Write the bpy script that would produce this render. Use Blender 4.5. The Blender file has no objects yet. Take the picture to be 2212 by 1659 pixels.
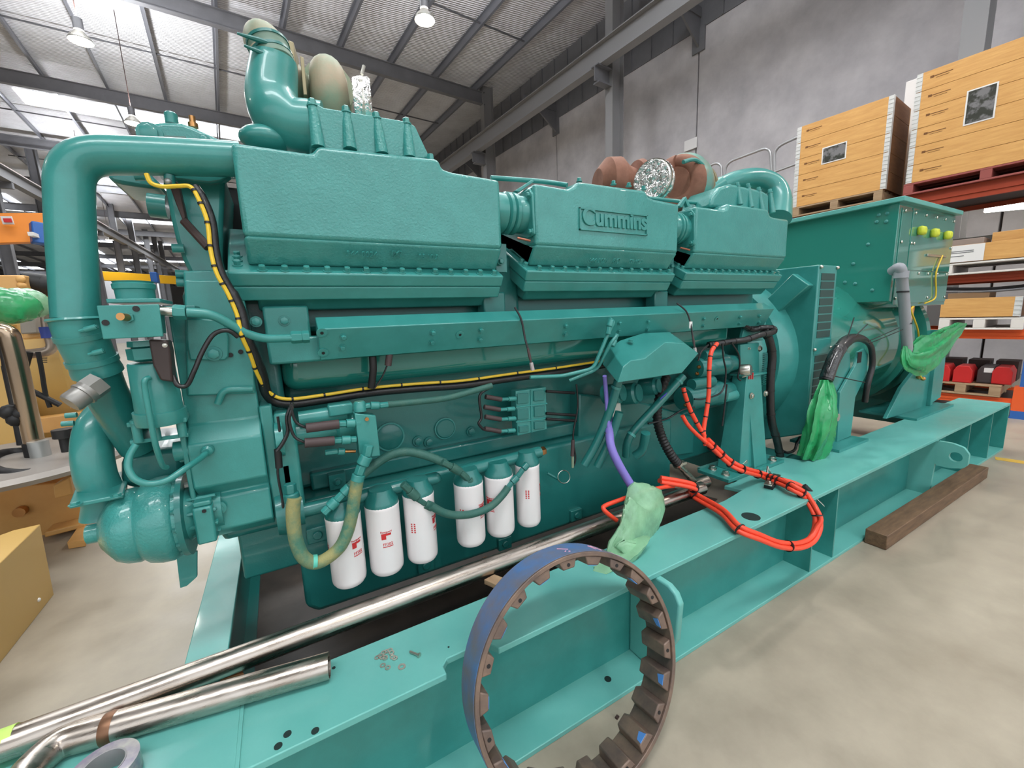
import bpy, bmesh, math, random
from mathutils import Vector as V, Matrix
from math import sin, cos, pi, radians
random.seed(7)
S = bpy.context.scene
COL = S.collection
# ---------------------------------------------------------------- camera
FPX, CX, CY, CAMH = 890.0, 1106.0, 829.5, 1.5
EX = V((1601, -209.5, FPX)).normalized()              # world X seen in (right, down, forward)
DN = V((210, 5390, FPX)); DN = (DN - EX * EX.dot(DN)).normalized()
EZ = -DN; EY = EZ.cross(EX)
cam = bpy.data.objects.new('camera', bpy.data.cameras.new('camera')); COL.objects.link(cam)
cam.data.sensor_fit = 'HORIZONTAL'; cam.data.sensor_width = 36.0
cam.data.lens = FPX / 2212 * 36.0
cam.data.clip_start = .02; cam.data.clip_end = 400
right = V((EX[0], EY[0], EZ[0])); down = V((EX[1], EY[1], EZ[1])); fwd = V((EX[2], EY[2], EZ[2]))
m = Matrix((right, -down, -fwd)).transposed().to_4x4(); m.translation = V((0, 0, CAMH))
cam.matrix_world = m
S.camera = cam
# ---------------------------------------------------------------- colour, world, lights
S.view_settings.view_transform = 'Standard'; S.view_settings.look = 'None'
S.view_settings.gamma = 1; S.view_settings.exposure = EXPOSURE = 0.34
w = bpy.data.worlds.new('world'); S.world = w; w.use_nodes = True
bg = w.node_tree.nodes['Background']; bg.inputs[1].default_value = 1.0
wt = w.node_tree; tc_ = wt.nodes.new('ShaderNodeTexCoord'); sx_ = wt.nodes.new('ShaderNodeSeparateXYZ'); cr_ = wt.nodes.new('ShaderNodeValToRGB')   # bright yard and sky seen through the open front, darker ground
wt.links.new(tc_.outputs['Generated'], sx_.inputs[0]); wt.links.new(sx_.outputs[2], cr_.inputs[0]); wt.links.new(cr_.outputs[0], bg.inputs[0])
cr_.color_ramp.elements[0].position = 0.0; cr_.color_ramp.elements[0].color = (.26, .25, .24, 1); cr_.color_ramp.elements[1].position = .10; cr_.color_ramp.elements[1].color = (1.38, 1.45, 1.52, 1)
def area(name, loc, rot, sx, sy, power, col=(1, 1, 1)):
    l = bpy.data.lights.new(name, 'AREA'); l.shape = 'RECTANGLE'; l.size = sx; l.size_y = sy; l.energy = power; l.color = col
    o = bpy.data.objects.new(name, l); COL.objects.link(o); o.location = loc; o.rotation_euler = rot; return o
TH = radians(-5)
XB = V((cos(TH), -sin(TH), 0)); YB = V((sin(TH), cos(TH), 0))
def UV(u, v, z): return XB * u + YB * v + V((0, 0, z))
# daylight falling from the translucent roof sheets
for i, (u, v, pw) in enumerate(((-2, 28.0, 900), (-2, 13.0, 900), (-2, -2.5, 1000), (3.5, 5.5, 700), (-2, 40.6, 900), (-6, 54, 1800), (-6, 68, 1800), (-6, 84, 1800))):
    area('skylight_daylight', UV(u, v, 11.86), (0, 0, -TH), 9, 1.4, pw * .6, (.95, .98, 1))
LAMPS = ((4.81, 10.13), (-2.02, 15.1), (-1.71, 19.9), (5.5, 2.2), (-10, 9), (9.0, -3), (-5.2, 32), (-6.5, 45), (1.5, -6))  # those out of view are added light without fixtures
for (u, v) in LAMPS:                                # high bay downlights, and added upward spots that brighten the roof
    l = bpy.data.lights.new('high_bay_light', 'SPOT'); l.energy = 330; l.spot_size = radians(150); l.spot_blend = .6; l.shadow_soft_size = .25; l.color = (1, .95, .86)
    o = bpy.data.objects.new('high_bay_light', l); COL.objects.link(o); o.location = UV(u, v, 8.3)
    l = bpy.data.lights.new('roof_fill_light', 'SPOT'); l.energy = 760; l.spot_size = radians(170); l.spot_blend = .5; l.shadow_soft_size = .25; l.color = (.95, .97, 1)
    o = bpy.data.objects.new('roof_fill_light', l); COL.objects.link(o); o.location = UV(u, v, 8.95); o.rotation_euler = (pi, 0, 0)
# ---------------------------------------------------------------- pixel rays to real planes
def ray(px, py):
    d = V((px - CX, py - CY, FPX)); return V((d.dot(EX), d.dot(EY), d.dot(EZ)))
def PY(px, py, y):
    d = ray(px, py); return d * (y / d.y) + V((0, 0, CAMH))
def PX(px, py, x):
    d = ray(px, py); return d * (x / d.x) + V((0, 0, CAMH))
def PZ(px, py, z):
    d = ray(px, py); return d * ((z - CAMH) / d.z) + V((0, 0, CAMH))
def PU(px, py, u):
    d = ray(px, py); return d * (u / d.dot(XB)) + V((0, 0, CAMH))
def PV(px, py, v):
    d = ray(px, py); return d * (v / d.dot(YB)) + V((0, 0, CAMH))
def YS(pts, y): return [PY(p[0], p[1], p[2] if len(p) > 2 else y) for p in pts]
# ---------------------------------------------------------------- materials
MATS = {}
def lin(c): return tuple(((x / 255) / 12.92 if x / 255 <= .04045 else ((x / 255 + .055) / 1.055) ** 2.4) for x in c)
def mat(name, rgb, rough=.5, metal=0, coat=0, bump=0, bscale=60, var=0, vscale=4, rgb2=None, emit=0, alpha=1, trans=0, detail=3, bdist=.002, stretch=None, rvar=0, spec=.5):
    if name in MATS: return MATS[name]
    M_ = bpy.data.materials.new(name); M_.use_nodes = True; nt = M_.node_tree; b = nt.nodes['Principled BSDF']
    c = lin(rgb) + (1,)
    b.inputs['Base Color'].default_value = c; b.inputs['Roughness'].default_value = rough; b.inputs['Metallic'].default_value = metal
    b.inputs['Coat Weight'].default_value = coat; b.inputs['Coat Roughness'].default_value = .06
    b.inputs['Specular IOR Level'].default_value = spec
    if alpha < 1: b.inputs['Alpha'].default_value = alpha
    if trans: b.inputs['Transmission Weight'].default_value = trans; b.inputs['IOR'].default_value = 1.25
    tc = nt.nodes.new('ShaderNodeTexCoord'); mp = nt.nodes.new('ShaderNodeMapping'); nt.links.new(tc.outputs['Object'], mp.inputs[0])
    if stretch: mp.inputs['Scale'].default_value = stretch
    if rgb2 or rvar:
        n = nt.nodes.new('ShaderNodeTexNoise'); n.inputs['Scale'].default_value = vscale; n.inputs['Detail'].default_value = 6; n.inputs['Roughness'].default_value = .62
        nt.links.new(mp.outputs[0], n.inputs[0])
        if rgb2:
            r = nt.nodes.new('ShaderNodeValToRGB'); r.color_ramp.elements[0].position = .5 - var; r.color_ramp.elements[1].position = .5 + var
            r.color_ramp.elements[0].color = lin(rgb2) + (1,); r.color_ramp.elements[1].color = c
            nt.links.new(n.outputs[0], r.inputs[0]); nt.links.new(r.outputs[0], b.inputs['Base Color'])
        if rvar:
            q = nt.nodes.new('ShaderNodeMapRange'); q.inputs[1].default_value = .35; q.inputs[2].default_value = .65
            q.inputs[3].default_value = max(0, rough - rvar); q.inputs[4].default_value = rough + rvar
            nt.links.new(n.outputs[0], q.inputs[0]); nt.links.new(q.outputs[0], b.inputs['Roughness'])
    if bump:
        n = nt.nodes.new('ShaderNodeTexNoise'); n.inputs['Scale'].default_value = bscale; n.inputs['Detail'].default_value = detail
        nt.links.new(mp.outputs[0], n.inputs[0]); k = nt.nodes.new('ShaderNodeBump'); k.inputs['Strength'].default_value = bump; k.inputs['Distance'].default_value = bdist
        nt.links.new(n.outputs[0], k.inputs['Height']); nt.links.new(k.outputs[0], b.inputs['Normal'])
    if emit: b.inputs['Emission Color'].default_value = c; b.inputs['Emission Strength'].default_value = emit
    MATS[name] = M_; return M_
TEAL = mat('teal_enamel', (56, 141, 135), .34, 0, .3, .12, 260, rgb2=(50, 132, 126), var=.12, vscale=7, rvar=.06)
TEALC = mat('teal_enamel_on_casting', (62, 146, 140), .3, 0, .4, .55, 150, rgb2=(55, 137, 131), var=.15, vscale=9, bdist=.0035)
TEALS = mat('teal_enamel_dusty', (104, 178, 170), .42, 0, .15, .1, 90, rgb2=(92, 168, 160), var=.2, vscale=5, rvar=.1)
TEALD = mat('teal_enamel_shaded', (34, 112, 107), .34, 0, .3, .2, 180)  # darker copy of the enamel, shade of sheltered parts put in its colour
STEEL = mat('stainless_pipe', (196, 188, 180), .3, 1, 0, .15, 20, rgb2=(160, 148, 136), var=.2, vscale=6, rvar=.08, stretch=(1, 8, 8))
ZINC = mat('zinc_plating', (200, 198, 188), .28, 1)
BRASS = mat('brass', (190, 140, 90), .35, 1)
BLACK = mat('black_loom', (22, 21, 23), .42, 0, .2, .6, 120)
RUBBER = mat('black_rubber', (24, 23, 24), .55, 0, 0, .2, 80)
BROWN = mat('brown_sleeve', (70, 56, 56), .6)
YEL = mat('yellow_sheath', (228, 190, 50), .45)
RED = mat('orange_red_cable', (238, 76, 50), .42)
PURP = mat('violet_hose', (128, 116, 196), .5, bump=.3, bscale=60)
WHITE = mat('white_filter_paint', (232, 226, 226), .35, 0, .2)
REDP = mat('red_print', (196, 40, 44), .5)
DARKHOSE = mat('overpainted_hose', (34, 92, 84), .6, 0, 0, .5, 220, rgb2=(60, 100, 88), var=.2, vscale=20)
TANHOSE = mat('worn_tan_hose', (150, 146, 96), .75, bump=.6, bscale=200, rgb2=(70, 120, 100), var=.1, vscale=10)
RUST = mat('rusty_turbo_housing', (150, 104, 84), .75, .1, 0, .3, 60, rgb2=(112, 72, 56), var=.25, vscale=8)
BEIGE = mat('primer_beige_cast', (166, 152, 128), .6, .1, 0, .3, 80, rgb2=(120, 148, 124), var=.12, vscale=5)
FOIL = mat('aluminium_foil', (235, 235, 232), .16, 1, 0, 1.0, 30, bdist=.02, detail=4)
OLIVE = mat('thin_grey_plate', (150, 140, 112), .45, .6)
GALV = mat('galvanised_steel', (176, 178, 176), .4, .7, 0, .2, 30)
CATY = mat('construction_yellow', (218, 168, 100), .42, 0, .1, .1, 60, rgb2=(202, 150, 84), var=.2, vscale=3)
CATY2 = mat('ochre_yellow', (196, 160, 92), .45, 0, .1)
GREENP = None
def plastic(name, rgb, alpha):
    M_ = mat(name, rgb, .22, 0, .3, .5, 12, alpha=alpha, bdist=.02, detail=5, rgb2=tuple(int(c * .8) for c in rgb), var=.2, vscale=9)
    return M_
BAG1 = plastic('green_bag_film', (56, 182, 112), .78); BAG2 = plastic('pale_green_bag_film', (158, 214, 170), .78)
STRUCT = mat('grey_painted_steel', (120, 120, 124), .5, .1, rgb2=(108, 108, 112), var=.2, vscale=2)
STRUCTL = mat('light_grey_painted_steel', (142, 141, 142), .5, .1)
PURL = mat('galvanised_purlin', (136, 138, 146), .42, .6)
ORANGE = mat('orange_rack_beam', (226, 92, 40), .45, 0, .1)
REDBR = mat('red_brown_rack_beam', (160, 62, 36), .45)
BLUE = mat('blue_rack_upright', (44, 96, 170), .45)
PLASTW = mat('white_plastic_pallet', (222, 216, 210), .5)
PAPER = mat('white_label_paper', (228, 226, 224), .6)
DARKB = mat('dark_brown_steel', (66, 48, 44), .55)
GLOW = mat('lamp_glass', (255, 250, 240), .3, emit=14)
SKY = mat('translucent_roof_sheet', (246, 250, 255), .4, emit=3.2)
def wood(name, a, b_, stretch):
    return mat(name, a, .62, rgb2=b_, var=.28, vscale=3, stretch=stretch, bump=.3, bscale=20)
PINE = wood('pine_board', (222, 172, 104), (196, 142, 76), (1.2, 1.2, 12)); PINED = wood('pine_board_dark', (150, 104, 64), (120, 80, 48), (2, 2, 10))
PALLET = wood('pallet_timber', (176, 150, 118), (140, 112, 84), (4, 1, 10)); TIMB = wood('weathered_timber', (126, 98, 72), (78, 58, 42), (2, 14, 14))
BUMPY = mat('ring_gear_steel', (136, 114, 98), .5, .25, 0, .4, 60, rgb2=(92, 80, 76), var=.2, vscale=12)
BLUEP = mat('flaked_blue_paint', (84, 126, 182), .5, .1, 0, .5, 40, rgb2=(118, 116, 124), var=.12, vscale=6)
# ---------------------------------------------------------------- geometry helpers
class G:
    def __init__(s): s.b = bmesh.new()
    def face(s, vs):
        try: return s.b.faces.new(vs)
        except ValueError: return None
    def pts(s, ps): return [s.b.verts.new(V(p)) for p in ps]
    def hull(s, lo, hi):                           # two matching loops joined by sides
        a = s.pts(lo); b = s.pts(hi); n = len(a)
        s.face(a[::-1]); s.face(b)
        for i in range(n): s.face([a[i], a[(i + 1) % n], b[(i + 1) % n], b[i]])
        return s
    def prism(s, ps, ex): ex = V(ex); return s.hull([V(p) for p in ps], [V(p) + ex for p in ps])
    def box(s, x0, x1, y0, y1, z0, z1): return s.prism([(x0, y0, z0), (x1, y0, z0), (x1, y1, z0), (x0, y1, z0)], (0, 0, z1 - z0))
    def obox(s, c, a, b, d):                       # centre and three full edge vectors
        c, a, b, d = V(c), V(a), V(b), V(d); p = c - a / 2 - b / 2 - d / 2
        return s.prism([p, p + a, p + a + b, p + b], d)
    def beam(s, p, q, w, h, up=(0, 0, 1)):         # rectangular bar from p to q
        p, q = V(p), V(q); t = (q - p).normalized(); u = V(up); sd = t.cross(u).normalized(); u = sd.cross(t)
        return s.obox((p + q) / 2, q - p, sd * w, u * h)
    def ibeam(s, p, q, w, h, t=.02, up=(0, 0, 1)):
        p, q = V(p), V(q); d = (q - p).normalized(); u = V(up); sd = d.cross(u).normalized(); u = sd.cross(d)
        for k in (-1, 1): s.obox((p + q) / 2 + u * k * (h - t) / 2, q - p, sd * w, u * t)
        s.obox((p + q) / 2, q - p, sd * t, u * (h - 2 * t)); return s
    def tube(s, ps, r, n=12, cap=True, closed=False):
        ps = [V(p) for p in ps]; m_ = len(ps); rs = r if isinstance(r, (list, tuple)) else [r] * m_
        T = []
        for i in range(m_):
            a = ps[(i - 1) % m_] if (i > 0 or closed) else ps[0]; c = ps[(i + 1) % m_] if (i < m_ - 1 or closed) else ps[-1]
            d = (c - a); T.append(d.normalized() if d.length > 1e-9 else V((0, 0, 1)))
        u = V((0, 0, 1)) if abs(T[0].z) < .9 else V((0, 1, 0)); u = (u - T[0] * u.dot(T[0])).normalized(); rings = []
        for i in range(m_):
            u = (u - T[i] * u.dot(T[i])).normalized(); w_ = T[i].cross(u)
            rings.append(s.pts([ps[i] + (u * cos(2 * pi * k / n) + w_ * sin(2 * pi * k / n)) * rs[i] for k in range(n)]))
        for i in range(m_ if closed else m_ - 1):
            A, B = rings[i], rings[(i + 1) % m_]
            for k in range(n): s.face([A[k], A[(k + 1) % n], B[(k + 1) % n], B[k]])
        if cap and not closed: s.face(rings[0][::-1]); s.face(rings[-1])
        return s
    def cyl(s, p, q, r, r2=None, n=20): return s.tube([p, q], [r, r if r2 is None else r2], n)
    def lathe(s, o, ax, prof, n=28, cap=True):     # prof: (distance along axis, radius)
        o, ax = V(o), V(ax).normalized(); u = V((0, 0, 1)) if abs(ax.z) < .9 else V((1, 0, 0)); u = (u - ax * u.dot(ax)).normalized(); w_ = ax.cross(u)
        R_ = [s.pts([o + ax * d + (u * cos(2 * pi * k / n) + w_ * sin(2 * pi * k / n)) * max(r, 1e-4) for k in range(n)]) for d, r in prof]
        for A, B in zip(R_, R_[1:]):
            for k in range(n): s.face([A[k], A[(k + 1) % n], B[(k + 1) % n], B[k]])
        if cap: s.face(R_[0][::-1]); s.face(R_[-1])
        return s
    def ball(s, c, r, sc=(1, 1, 1), n=16):
        c = V(c); rows = []
        for i in range(1, n // 2):
            a = pi * i / (n // 2); rows.append(s.pts([c + V((sin(a) * cos(2 * pi * k / n) * sc[0], sin(a) * sin(2 * pi * k / n) * sc[1], cos(a) * sc[2])) * r for k in range(n)]))
        t, b = s.pts([c + V((0, 0, r * sc[2])), c - V((0, 0, r * sc[2]))])
        for A, B in zip(rows, rows[1:]):
            for k in range(n): s.face([A[k], B[k], B[(k + 1) % n], A[(k + 1) % n]])
        for k in range(n): s.face([t, rows[0][k], rows[0][(k + 1) % n]]); s.face([b, rows[-1][(k + 1) % n], rows[-1][k]])
        return s
    def hexb(s, c, nrm, r, h, washer=True):        # bolt head standing on a surface
        c, nrm = V(c), V(nrm).normalized()
        if washer: s.lathe(c, nrm, [(0, r * 1.45), (h * .22, r * 1.4)], 14)
        s.lathe(c + nrm * h * .22, nrm, [(0, r), (h * .7, r), (h * .8, r * .82)], 6); return s
    def out(s, name, m_, parent=None, bevel=0, seg=2, ang=40, xf=None):
        if xf is not None: s.b.transform(xf)
        bmesh.ops.recalc_face_normals(s.b, faces=s.b.faces)
        me = bpy.data.meshes.new(name); s.b.to_mesh(me); s.b.free()
        for p in me.polygons: p.use_smooth = True
        me.set_sharp_from_angle(angle=radians(ang)); me.materials.append(m_)
        o = bpy.data.objects.new(name, me); COL.objects.link(o)
        if parent: o.parent = parent; o.matrix_parent_inverse = Matrix.Translation(-wloc(parent))
        if bevel:
            k = o.modifiers.new('bevel', 'BEVEL'); k.width = bevel; k.segments = seg; k.limit_method = 'ANGLE'; k.angle_limit = radians(32)
            k.harden_normals = False
        return o
def wloc(o): return V((0, 0, 0)) if o.parent else V(o.location)
def thing(name, label, cat, loc=(0, 0, 0), group=None, kind=None):
    o = bpy.data.objects.new(name, None); COL.objects.link(o); o.location = loc; o.empty_display_size = .1
    o['label'] = label; o['category'] = cat
    if group: o['group'] = group
    if kind: o['kind'] = kind
    return o
def tag(o, label, cat, group=None, kind=None):
    o['label'] = label; o['category'] = cat
    if group: o['group'] = group
    if kind: o['kind'] = kind
    return o
def struct(o): o['kind'] = 'structure'; return o
def lab(o, l): o['label'] = l; return o
def copy(root, loc=None, label=None):
    r = root.copy(); COL.objects.link(r)
    if loc is not None: r.location = loc
    if label: r['label'] = label
    for ch in root.children:
        c = ch.copy(); COL.objects.link(c); mi = ch.matrix_parent_inverse.copy(); c.parent = r; c.matrix_parent_inverse = mi
        for g_ in ch.children: d = g_.copy(); COL.objects.link(d); mi = g_.matrix_parent_inverse.copy(); d.parent = c; d.matrix_parent_inverse = mi
    return r
def spl(ps, k=6, closed=False):                    # Catmull-Rom through the points
    ps = [V(p) for p in ps]; n = len(ps); o = []
    for i in range(n if closed else n - 1):
        if closed: a, b, c, d = ps[(i - 1) % n], ps[i], ps[(i + 1) % n], ps[(i + 2) % n]
        else: a, b, c, d = ps[max(i - 1, 0)], ps[i], ps[i + 1], ps[min(i + 2, n - 1)]
        for j in range(k):
            t = j / k; o.append(.5 * ((2 * b) + (c - a) * t + (2 * a - 5 * b + 4 * c - d) * t * t + (3 * b - a - 3 * c + d) * t ** 3))
    if not closed: o.append(ps[-1])
    return o
def fillet(ps, r, k=6):                            # straight runs with rounded corners
    ps = [V(p) for p in ps]; o = [ps[0]]
    for i in range(1, len(ps) - 1):
        a, b, c = ps[i - 1], ps[i], ps[i + 1]; rr = min(r, (a - b).length * .48, (c - b).length * .48)
        p = b + (a - b).normalized() * rr; q = b + (c - b).normalized() * rr
        for j in range(k + 1): t = j / k; o.append(p * (1 - t) ** 2 + b * 2 * t * (1 - t) + q * t * t)
    o.append(ps[-1]); return o
def text_mesh(txt, size, depth, loc, ux, uy, name, m_, parent, bevel=0, bold=0, align='LEFT'):
    cu = bpy.data.curves.new(name, 'FONT'); cu.body = txt; cu.size = size; cu.extrude = depth; cu.bevel_depth = bevel; cu.offset = bold; cu.align_x = align
    t = bpy.data.objects.new(name, cu); COL.objects.link(t); dg = bpy.context.evaluated_depsgraph_get()
    me = bpy.data.meshes.new_from_object(t.evaluated_get(dg)); bpy.data.objects.remove(t)
    ux, uy = V(ux).normalized(), V(uy).normalized(); mx = Matrix((ux, uy, ux.cross(uy))).transposed().to_4x4(); mx.translation = V(loc)
    me.transform(mx); me.materials.clear(); me.materials.append(m_); o = bpy.data.objects.new(name, me); COL.objects.link(o)
    if parent: o.parent = parent; o.matrix_parent_inverse = Matrix.Translation(-wloc(parent))
    return o
# ================================================================ THE HALL
CONC = mat('concrete_floor', (172, 162, 144), .42, 0, 0, .15, 30, rgb2=(144, 135, 120), var=.24, vscale=3.2, rvar=.12)
WALLC = mat('tilt_up_concrete_wall', (208, 204, 205), .85, 0, 0, .25, 8, rgb2=(170, 167, 170), var=.24, vscale=1.1)
def lining():
    M_ = mat('foil_roof_lining', (240, 240, 244), .5, .1, rgb2=(216, 214, 218), var=.25, vscale=1.2)
    nt = M_.node_tree; b = nt.nodes['Principled BSDF']; tc = nt.nodes.new('ShaderNodeTexCoord'); mp = nt.nodes.new('ShaderNodeMapping')
    mp.inputs['Rotation'].default_value = (0, 0, -TH)
    wv = nt.nodes.new('ShaderNodeTexWave'); wv.bands_direction = 'Y'; wv.inputs['Scale'].default_value = 3.4; wv.inputs['Distortion'].default_value = 1.6; wv.inputs['Detail'].default_value = 3; wv.inputs['Detail Scale'].default_value = 1.4
    bp = nt.nodes.new('ShaderNodeBump'); bp.inputs['Strength'].default_value = .9; bp.inputs['Distance'].default_value = .045
    nt.links.new(tc.outputs['Object'], mp.inputs[0]); nt.links.new(mp.outputs[0], wv.inputs[0]); nt.links.new(wv.outputs[0], bp.inputs['Height']); nt.links.new(bp.outputs[0], b.inputs['Normal'])
    return M_
def ub(g, u0, u1, v0, v1, z0, z1): return g.prism([UV(u0, v0, z0), UV(u1, v0, z0), UV(u1, v1, z0), UV(u0, v1, z0)], (0, 0, z1 - z0))
struct(ub(G(), -60, 14, -12, 135, -.3, 0).out('floor', CONC))
g = G(); ub(g, -60, 14, -12, 135, 11.95, 12.05); struct(g.out('ceiling', lining()))
struct(ub(G(), -60.2, -60, -12, 135, 0, 12).out('wall_left', mat('pale_far_wall', (196, 196, 198), .8)))
WU = 12.6
# right-hand wall in panels with open joints
jv = [PU(1507, 200, WU), PU(1203, 350, WU)]
jv = [j.dot(YB) for j in jv]; pitch = jv[1] - jv[0]
edges = [-12, jv[0] - pitch, jv[0], jv[1], jv[1] + pitch, jv[1] + 2 * pitch, 134]
wall = thing('wall_right', 'grey tilt up concrete wall', 'wall'); wall['kind'] = 'structure'
for a, b_ in zip(edges, edges[1:]):
    ub(G(), WU, WU + .2, a + .02, b_ - .02, 0, 9.62).out('wall_panel', WALLC, wall, .01)
struct(ub(G(), WU + .2, WU + .3, -12, 135, 0, 12).out('wall_backing', DARKB, wall))
g = G(); ub(g, WU - .02, WU + .1, -12, 134, 9.62, 11.9)
for k in range(180): ub(g, WU - .06, WU - .02, -12 + k * .8, -11.95 + k * .8, 9.62, 11.9)
g.out('wall_cladding', STRUCT, wall)
struct(ub(G(), -60, 14, 134, 134.3, 0, 12).out('wall_far', mat('pale_far_wall', (196, 196, 198), .8)))
# eaves strip: girt, service pipe
struct(G().tube([UV(WU - .4, -10, 10.5), UV(WU - .4, 130, 10.5)], .07, 10).out('trim_1', STRUCT))
for j in (jv[0], jv[1], jv[1] + pitch):
    g = G(); ub(g, WU - 1.7, WU, j - .06, j + .06, 9.9, 10.15); g.prism([UV(WU - 1.2, j - .03, 9.9), UV(WU, j - .03, 9.9), UV(WU, j - .03, 9.1)], YB * .06); ub(g, WU - .05, WU - .001, j - .2, j + .2, 9.0, 9.65)
    struct(g.out('wall_bracket', STRUCT))
# rafters along u, purlins along v
RV = [2.0, 9.8, 17.6, 25.4, 33.2, 41.2, 49.5, 58, 67, 77, 88, 100, 114]
for v in RV:
    g = G(); g.ibeam(UV(-9.6 if v < 30 else -45, v, 11.38), UV(11.05, v, 11.34), .2, .52, .025); struct(g.out('roof_rafter', STRUCT))
for i in range(28):
    u = 10.66 - 1.93 * i; g = G()
    ub(g, u - .012, u + .012, -12, 130, 11.64, 11.9); ub(g, u - .012, u + .07, -12, 130, 11.62, 11.645); ub(g, u - .07, u + .012, -12, 130, 11.88, 11.9)
    struct(g.out('roof_purlin', PURL))
for v in (6, 13.9, 21.6, 29.9, 37.2):
    struct(G().tube([UV(-9, v, 11.72), UV(10.7, v, 11.72)], .03, 8).out('roof_bridging', mat('bridging_strap', (84, 84, 88), .5)))
for v, du in ((27.9, 0), (13.0, 0), (-3.2, 0), (5.0, 5), (40.6, 0), (54, 0), (68, -6), (84, -6)):
    struct(ub(G(), -6.2 + du, 3.0 + du, v, v + 1.5, 11.9, 11.94).out('window_1', SKY))
for k in range(8):
    struct(ub(G(), -14, -12.2, 30 + k * 9, 36 + k * 9, 11.9, 11.94).out('window_2', SKY)); struct(ub(G(), -26, -23, 34 + k * 9, 37 + k * 9, 11.9, 11.94).out('window_3', SKY))
# columns of the right row carry the crane beam
U0 = 11.0
for v in (1.9, 9.95, 17.6, 25.4, 33.2, 41.2):
    g = G(); c0, c1 = UV(U0 + .15, v, 0), UV(U0 + .15, v, 11.9)
    for s_ in (-1, 1): g.obox(UV(U0 + .2 + s_ * .25, v, 5.95), XB * .025, YB * .30, (0, 0, 11.9))
    g.obox(UV(U0 + .2, v, 5.95), XB * .5, YB * .02, (0, 0, 11.9)); struct(g.out('steel_column', STRUCTL))
    g = G(); ub(g, U0 - .7, U0 - .05, v - .02, v + .02, 8.55, 8.98); ub(g, U0 - .7, U0 - .05, v - .15, v + .15, 8.95, 8.98); ub(g, U0 - .62, U0 - .05, v - .12, v + .12, 8.5, 8.55)
    struct(g.out('crane_corbel', STRUCT))
g = G(); g.ibeam(UV(10.55, -10, 9.3), UV(10.55, 80, 9.3), .3, .62, .03); crb = g.out('crane_runway_beam', STRUCTL)
tag(crb, 'grey steel crane runway beam running along the right row of columns', 'beam', kind='structure')
ub(G(), 10.5, 10.6, -10, 80, 9.61, 9.68).out('crane_rail', DARKB, crb)
# left row: columns and runway measured where they cross the beam
g = G(); g.ibeam((-10.2, -8, 8.95), (-10.2, 95, 8.95), .34, .6, .03); lrb = g.out('crane_runway_beam', STRUCTL)
tag(lrb, 'grey steel crane runway beam along the distant left row of columns', 'beam', kind='structure')
G().box(-10.28, -10.12, -8, 95, 9.25, 9.35).out('crane_rail', mat('worn_rail', (190, 170, 160), .4, .5), lrb)
for px, py in ((33, 378), (127, 436), (213, 489), (268, 520), (304, 541), (334, 558), (352, 568), (365, 575)):
    p = PZ(px, py, 9.0); g = G(); y = p.y; q = -10.75
    for s_ in (-1, 1): g.box(q + s_ * .2 - .014, q + s_ * .2 + .014, y - .15, y + .15, 0, 11.9)
    g.box(q - .2, q + .2, y - .012, y + .012, 0, 11.9); g.box(q + .2, q + .7, y - .1, y + .1, 8.35, 8.65); struct(g.out('steel_column', STRUCT))
# high bay lamps
hb = None
for i, (u, v, l) in enumerate(((4.81, 10.13, 'round high bay lamp hanging nearest, left of the crane beam'), (-2.02, 15.1, 'high bay lamp glowing in the upper left of the roof'), (-1.71, 19.9, 'high bay lamp beyond the bright roof strip above the thermostat housing'), (-5.2, 32, 'distant added high bay lamp between the far left columns, nearer one'), (-6.5, 45, 'distant added high bay lamp between the far left columns, farther one'))):  # last two fixtures are added to go with the far fill lights
    if hb is None:
        hb = thing('high_bay_lamp', l, 'lamp', UV(u, v, 8.5), 'high bay lamps under the roof'); p = UV(u, v, 8.5)
        G().lathe(p, (0, 0, 1), [(0, .235), (.02, .24), (.10, .2), (.19, .11), (.21, .10)], 28, False).out('reflector', ZINC, hb)
        G().lathe(p + V((0, 0, .015)), (0, 0, 1), [(0, .225), (.01, .225)], 28).out('lens', GLOW, hb)
        G().lathe(p + V((0, 0, .25)), (0, 0, 1), [(0, .1), (.25, .1), (.28, .05)], 16).out('driver_housing', STRUCT, hb)
        G().tube([p + V((0, 0, .58)), p + V((0, 0, 3.44))], .012, 6).out('cord', DARKB, hb)
    else: copy(hb, UV(u, v, 8.5), l)
for (px, py, z) in ((108, 372, 10.3), (255, 540, 10.3), (217, 525, 10.3), (312, 548, 10.3), (20, 560, 10.3)): pass
# overhead cranes in the next bay
def crane(name, label, p, q, h, txt=True):
    c = thing(name, label, 'crane', p)
    G().beam(p, q, .4, h).out('girder', CRANEO if 'orange' in label else CRANEY, c, .02)
    return c
CRANEO = mat('crane_orange', (236, 140, 40), .45); CRANEY = mat('crane_yellow', (240, 182, 30), .45)
a, b_ = PY(-60, 496, 21), PY(150, 492, 21.6); c = crane('overhead_crane', 'orange overhead crane girder with blue hoist at the far left edge', a, b_, .95)
G().beam(PY(66, 502, 20.5), PY(130, 512, 20.8), .5, .7).out('hoist', BLUE, c, .05)
G().beam(PY(68, 508, 20.2), PY(80, 508, 20.2), .5, .12).out('hoist_label', PAPER, c)
G().beam(PY(4, 476, 20.7), PY(28, 476, 20.7), .05, .25).out('name_plate', PAPER, c); G().beam(PY(8, 476, 20.6), PY(25, 476, 20.6), .05, .12).out('name_plate_text', REDP, c)
a, b_ = PY(150, 592, 44), PY(392, 606, 48); c = crane('overhead_crane', 'yellow overhead crane girder seen between far columns, left of centre', a, b_, .7)
G().beam(PY(327, 600, 43), PY(342, 600, 43), .8, .8).out('hoist', BLUE, c, .05)
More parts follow.
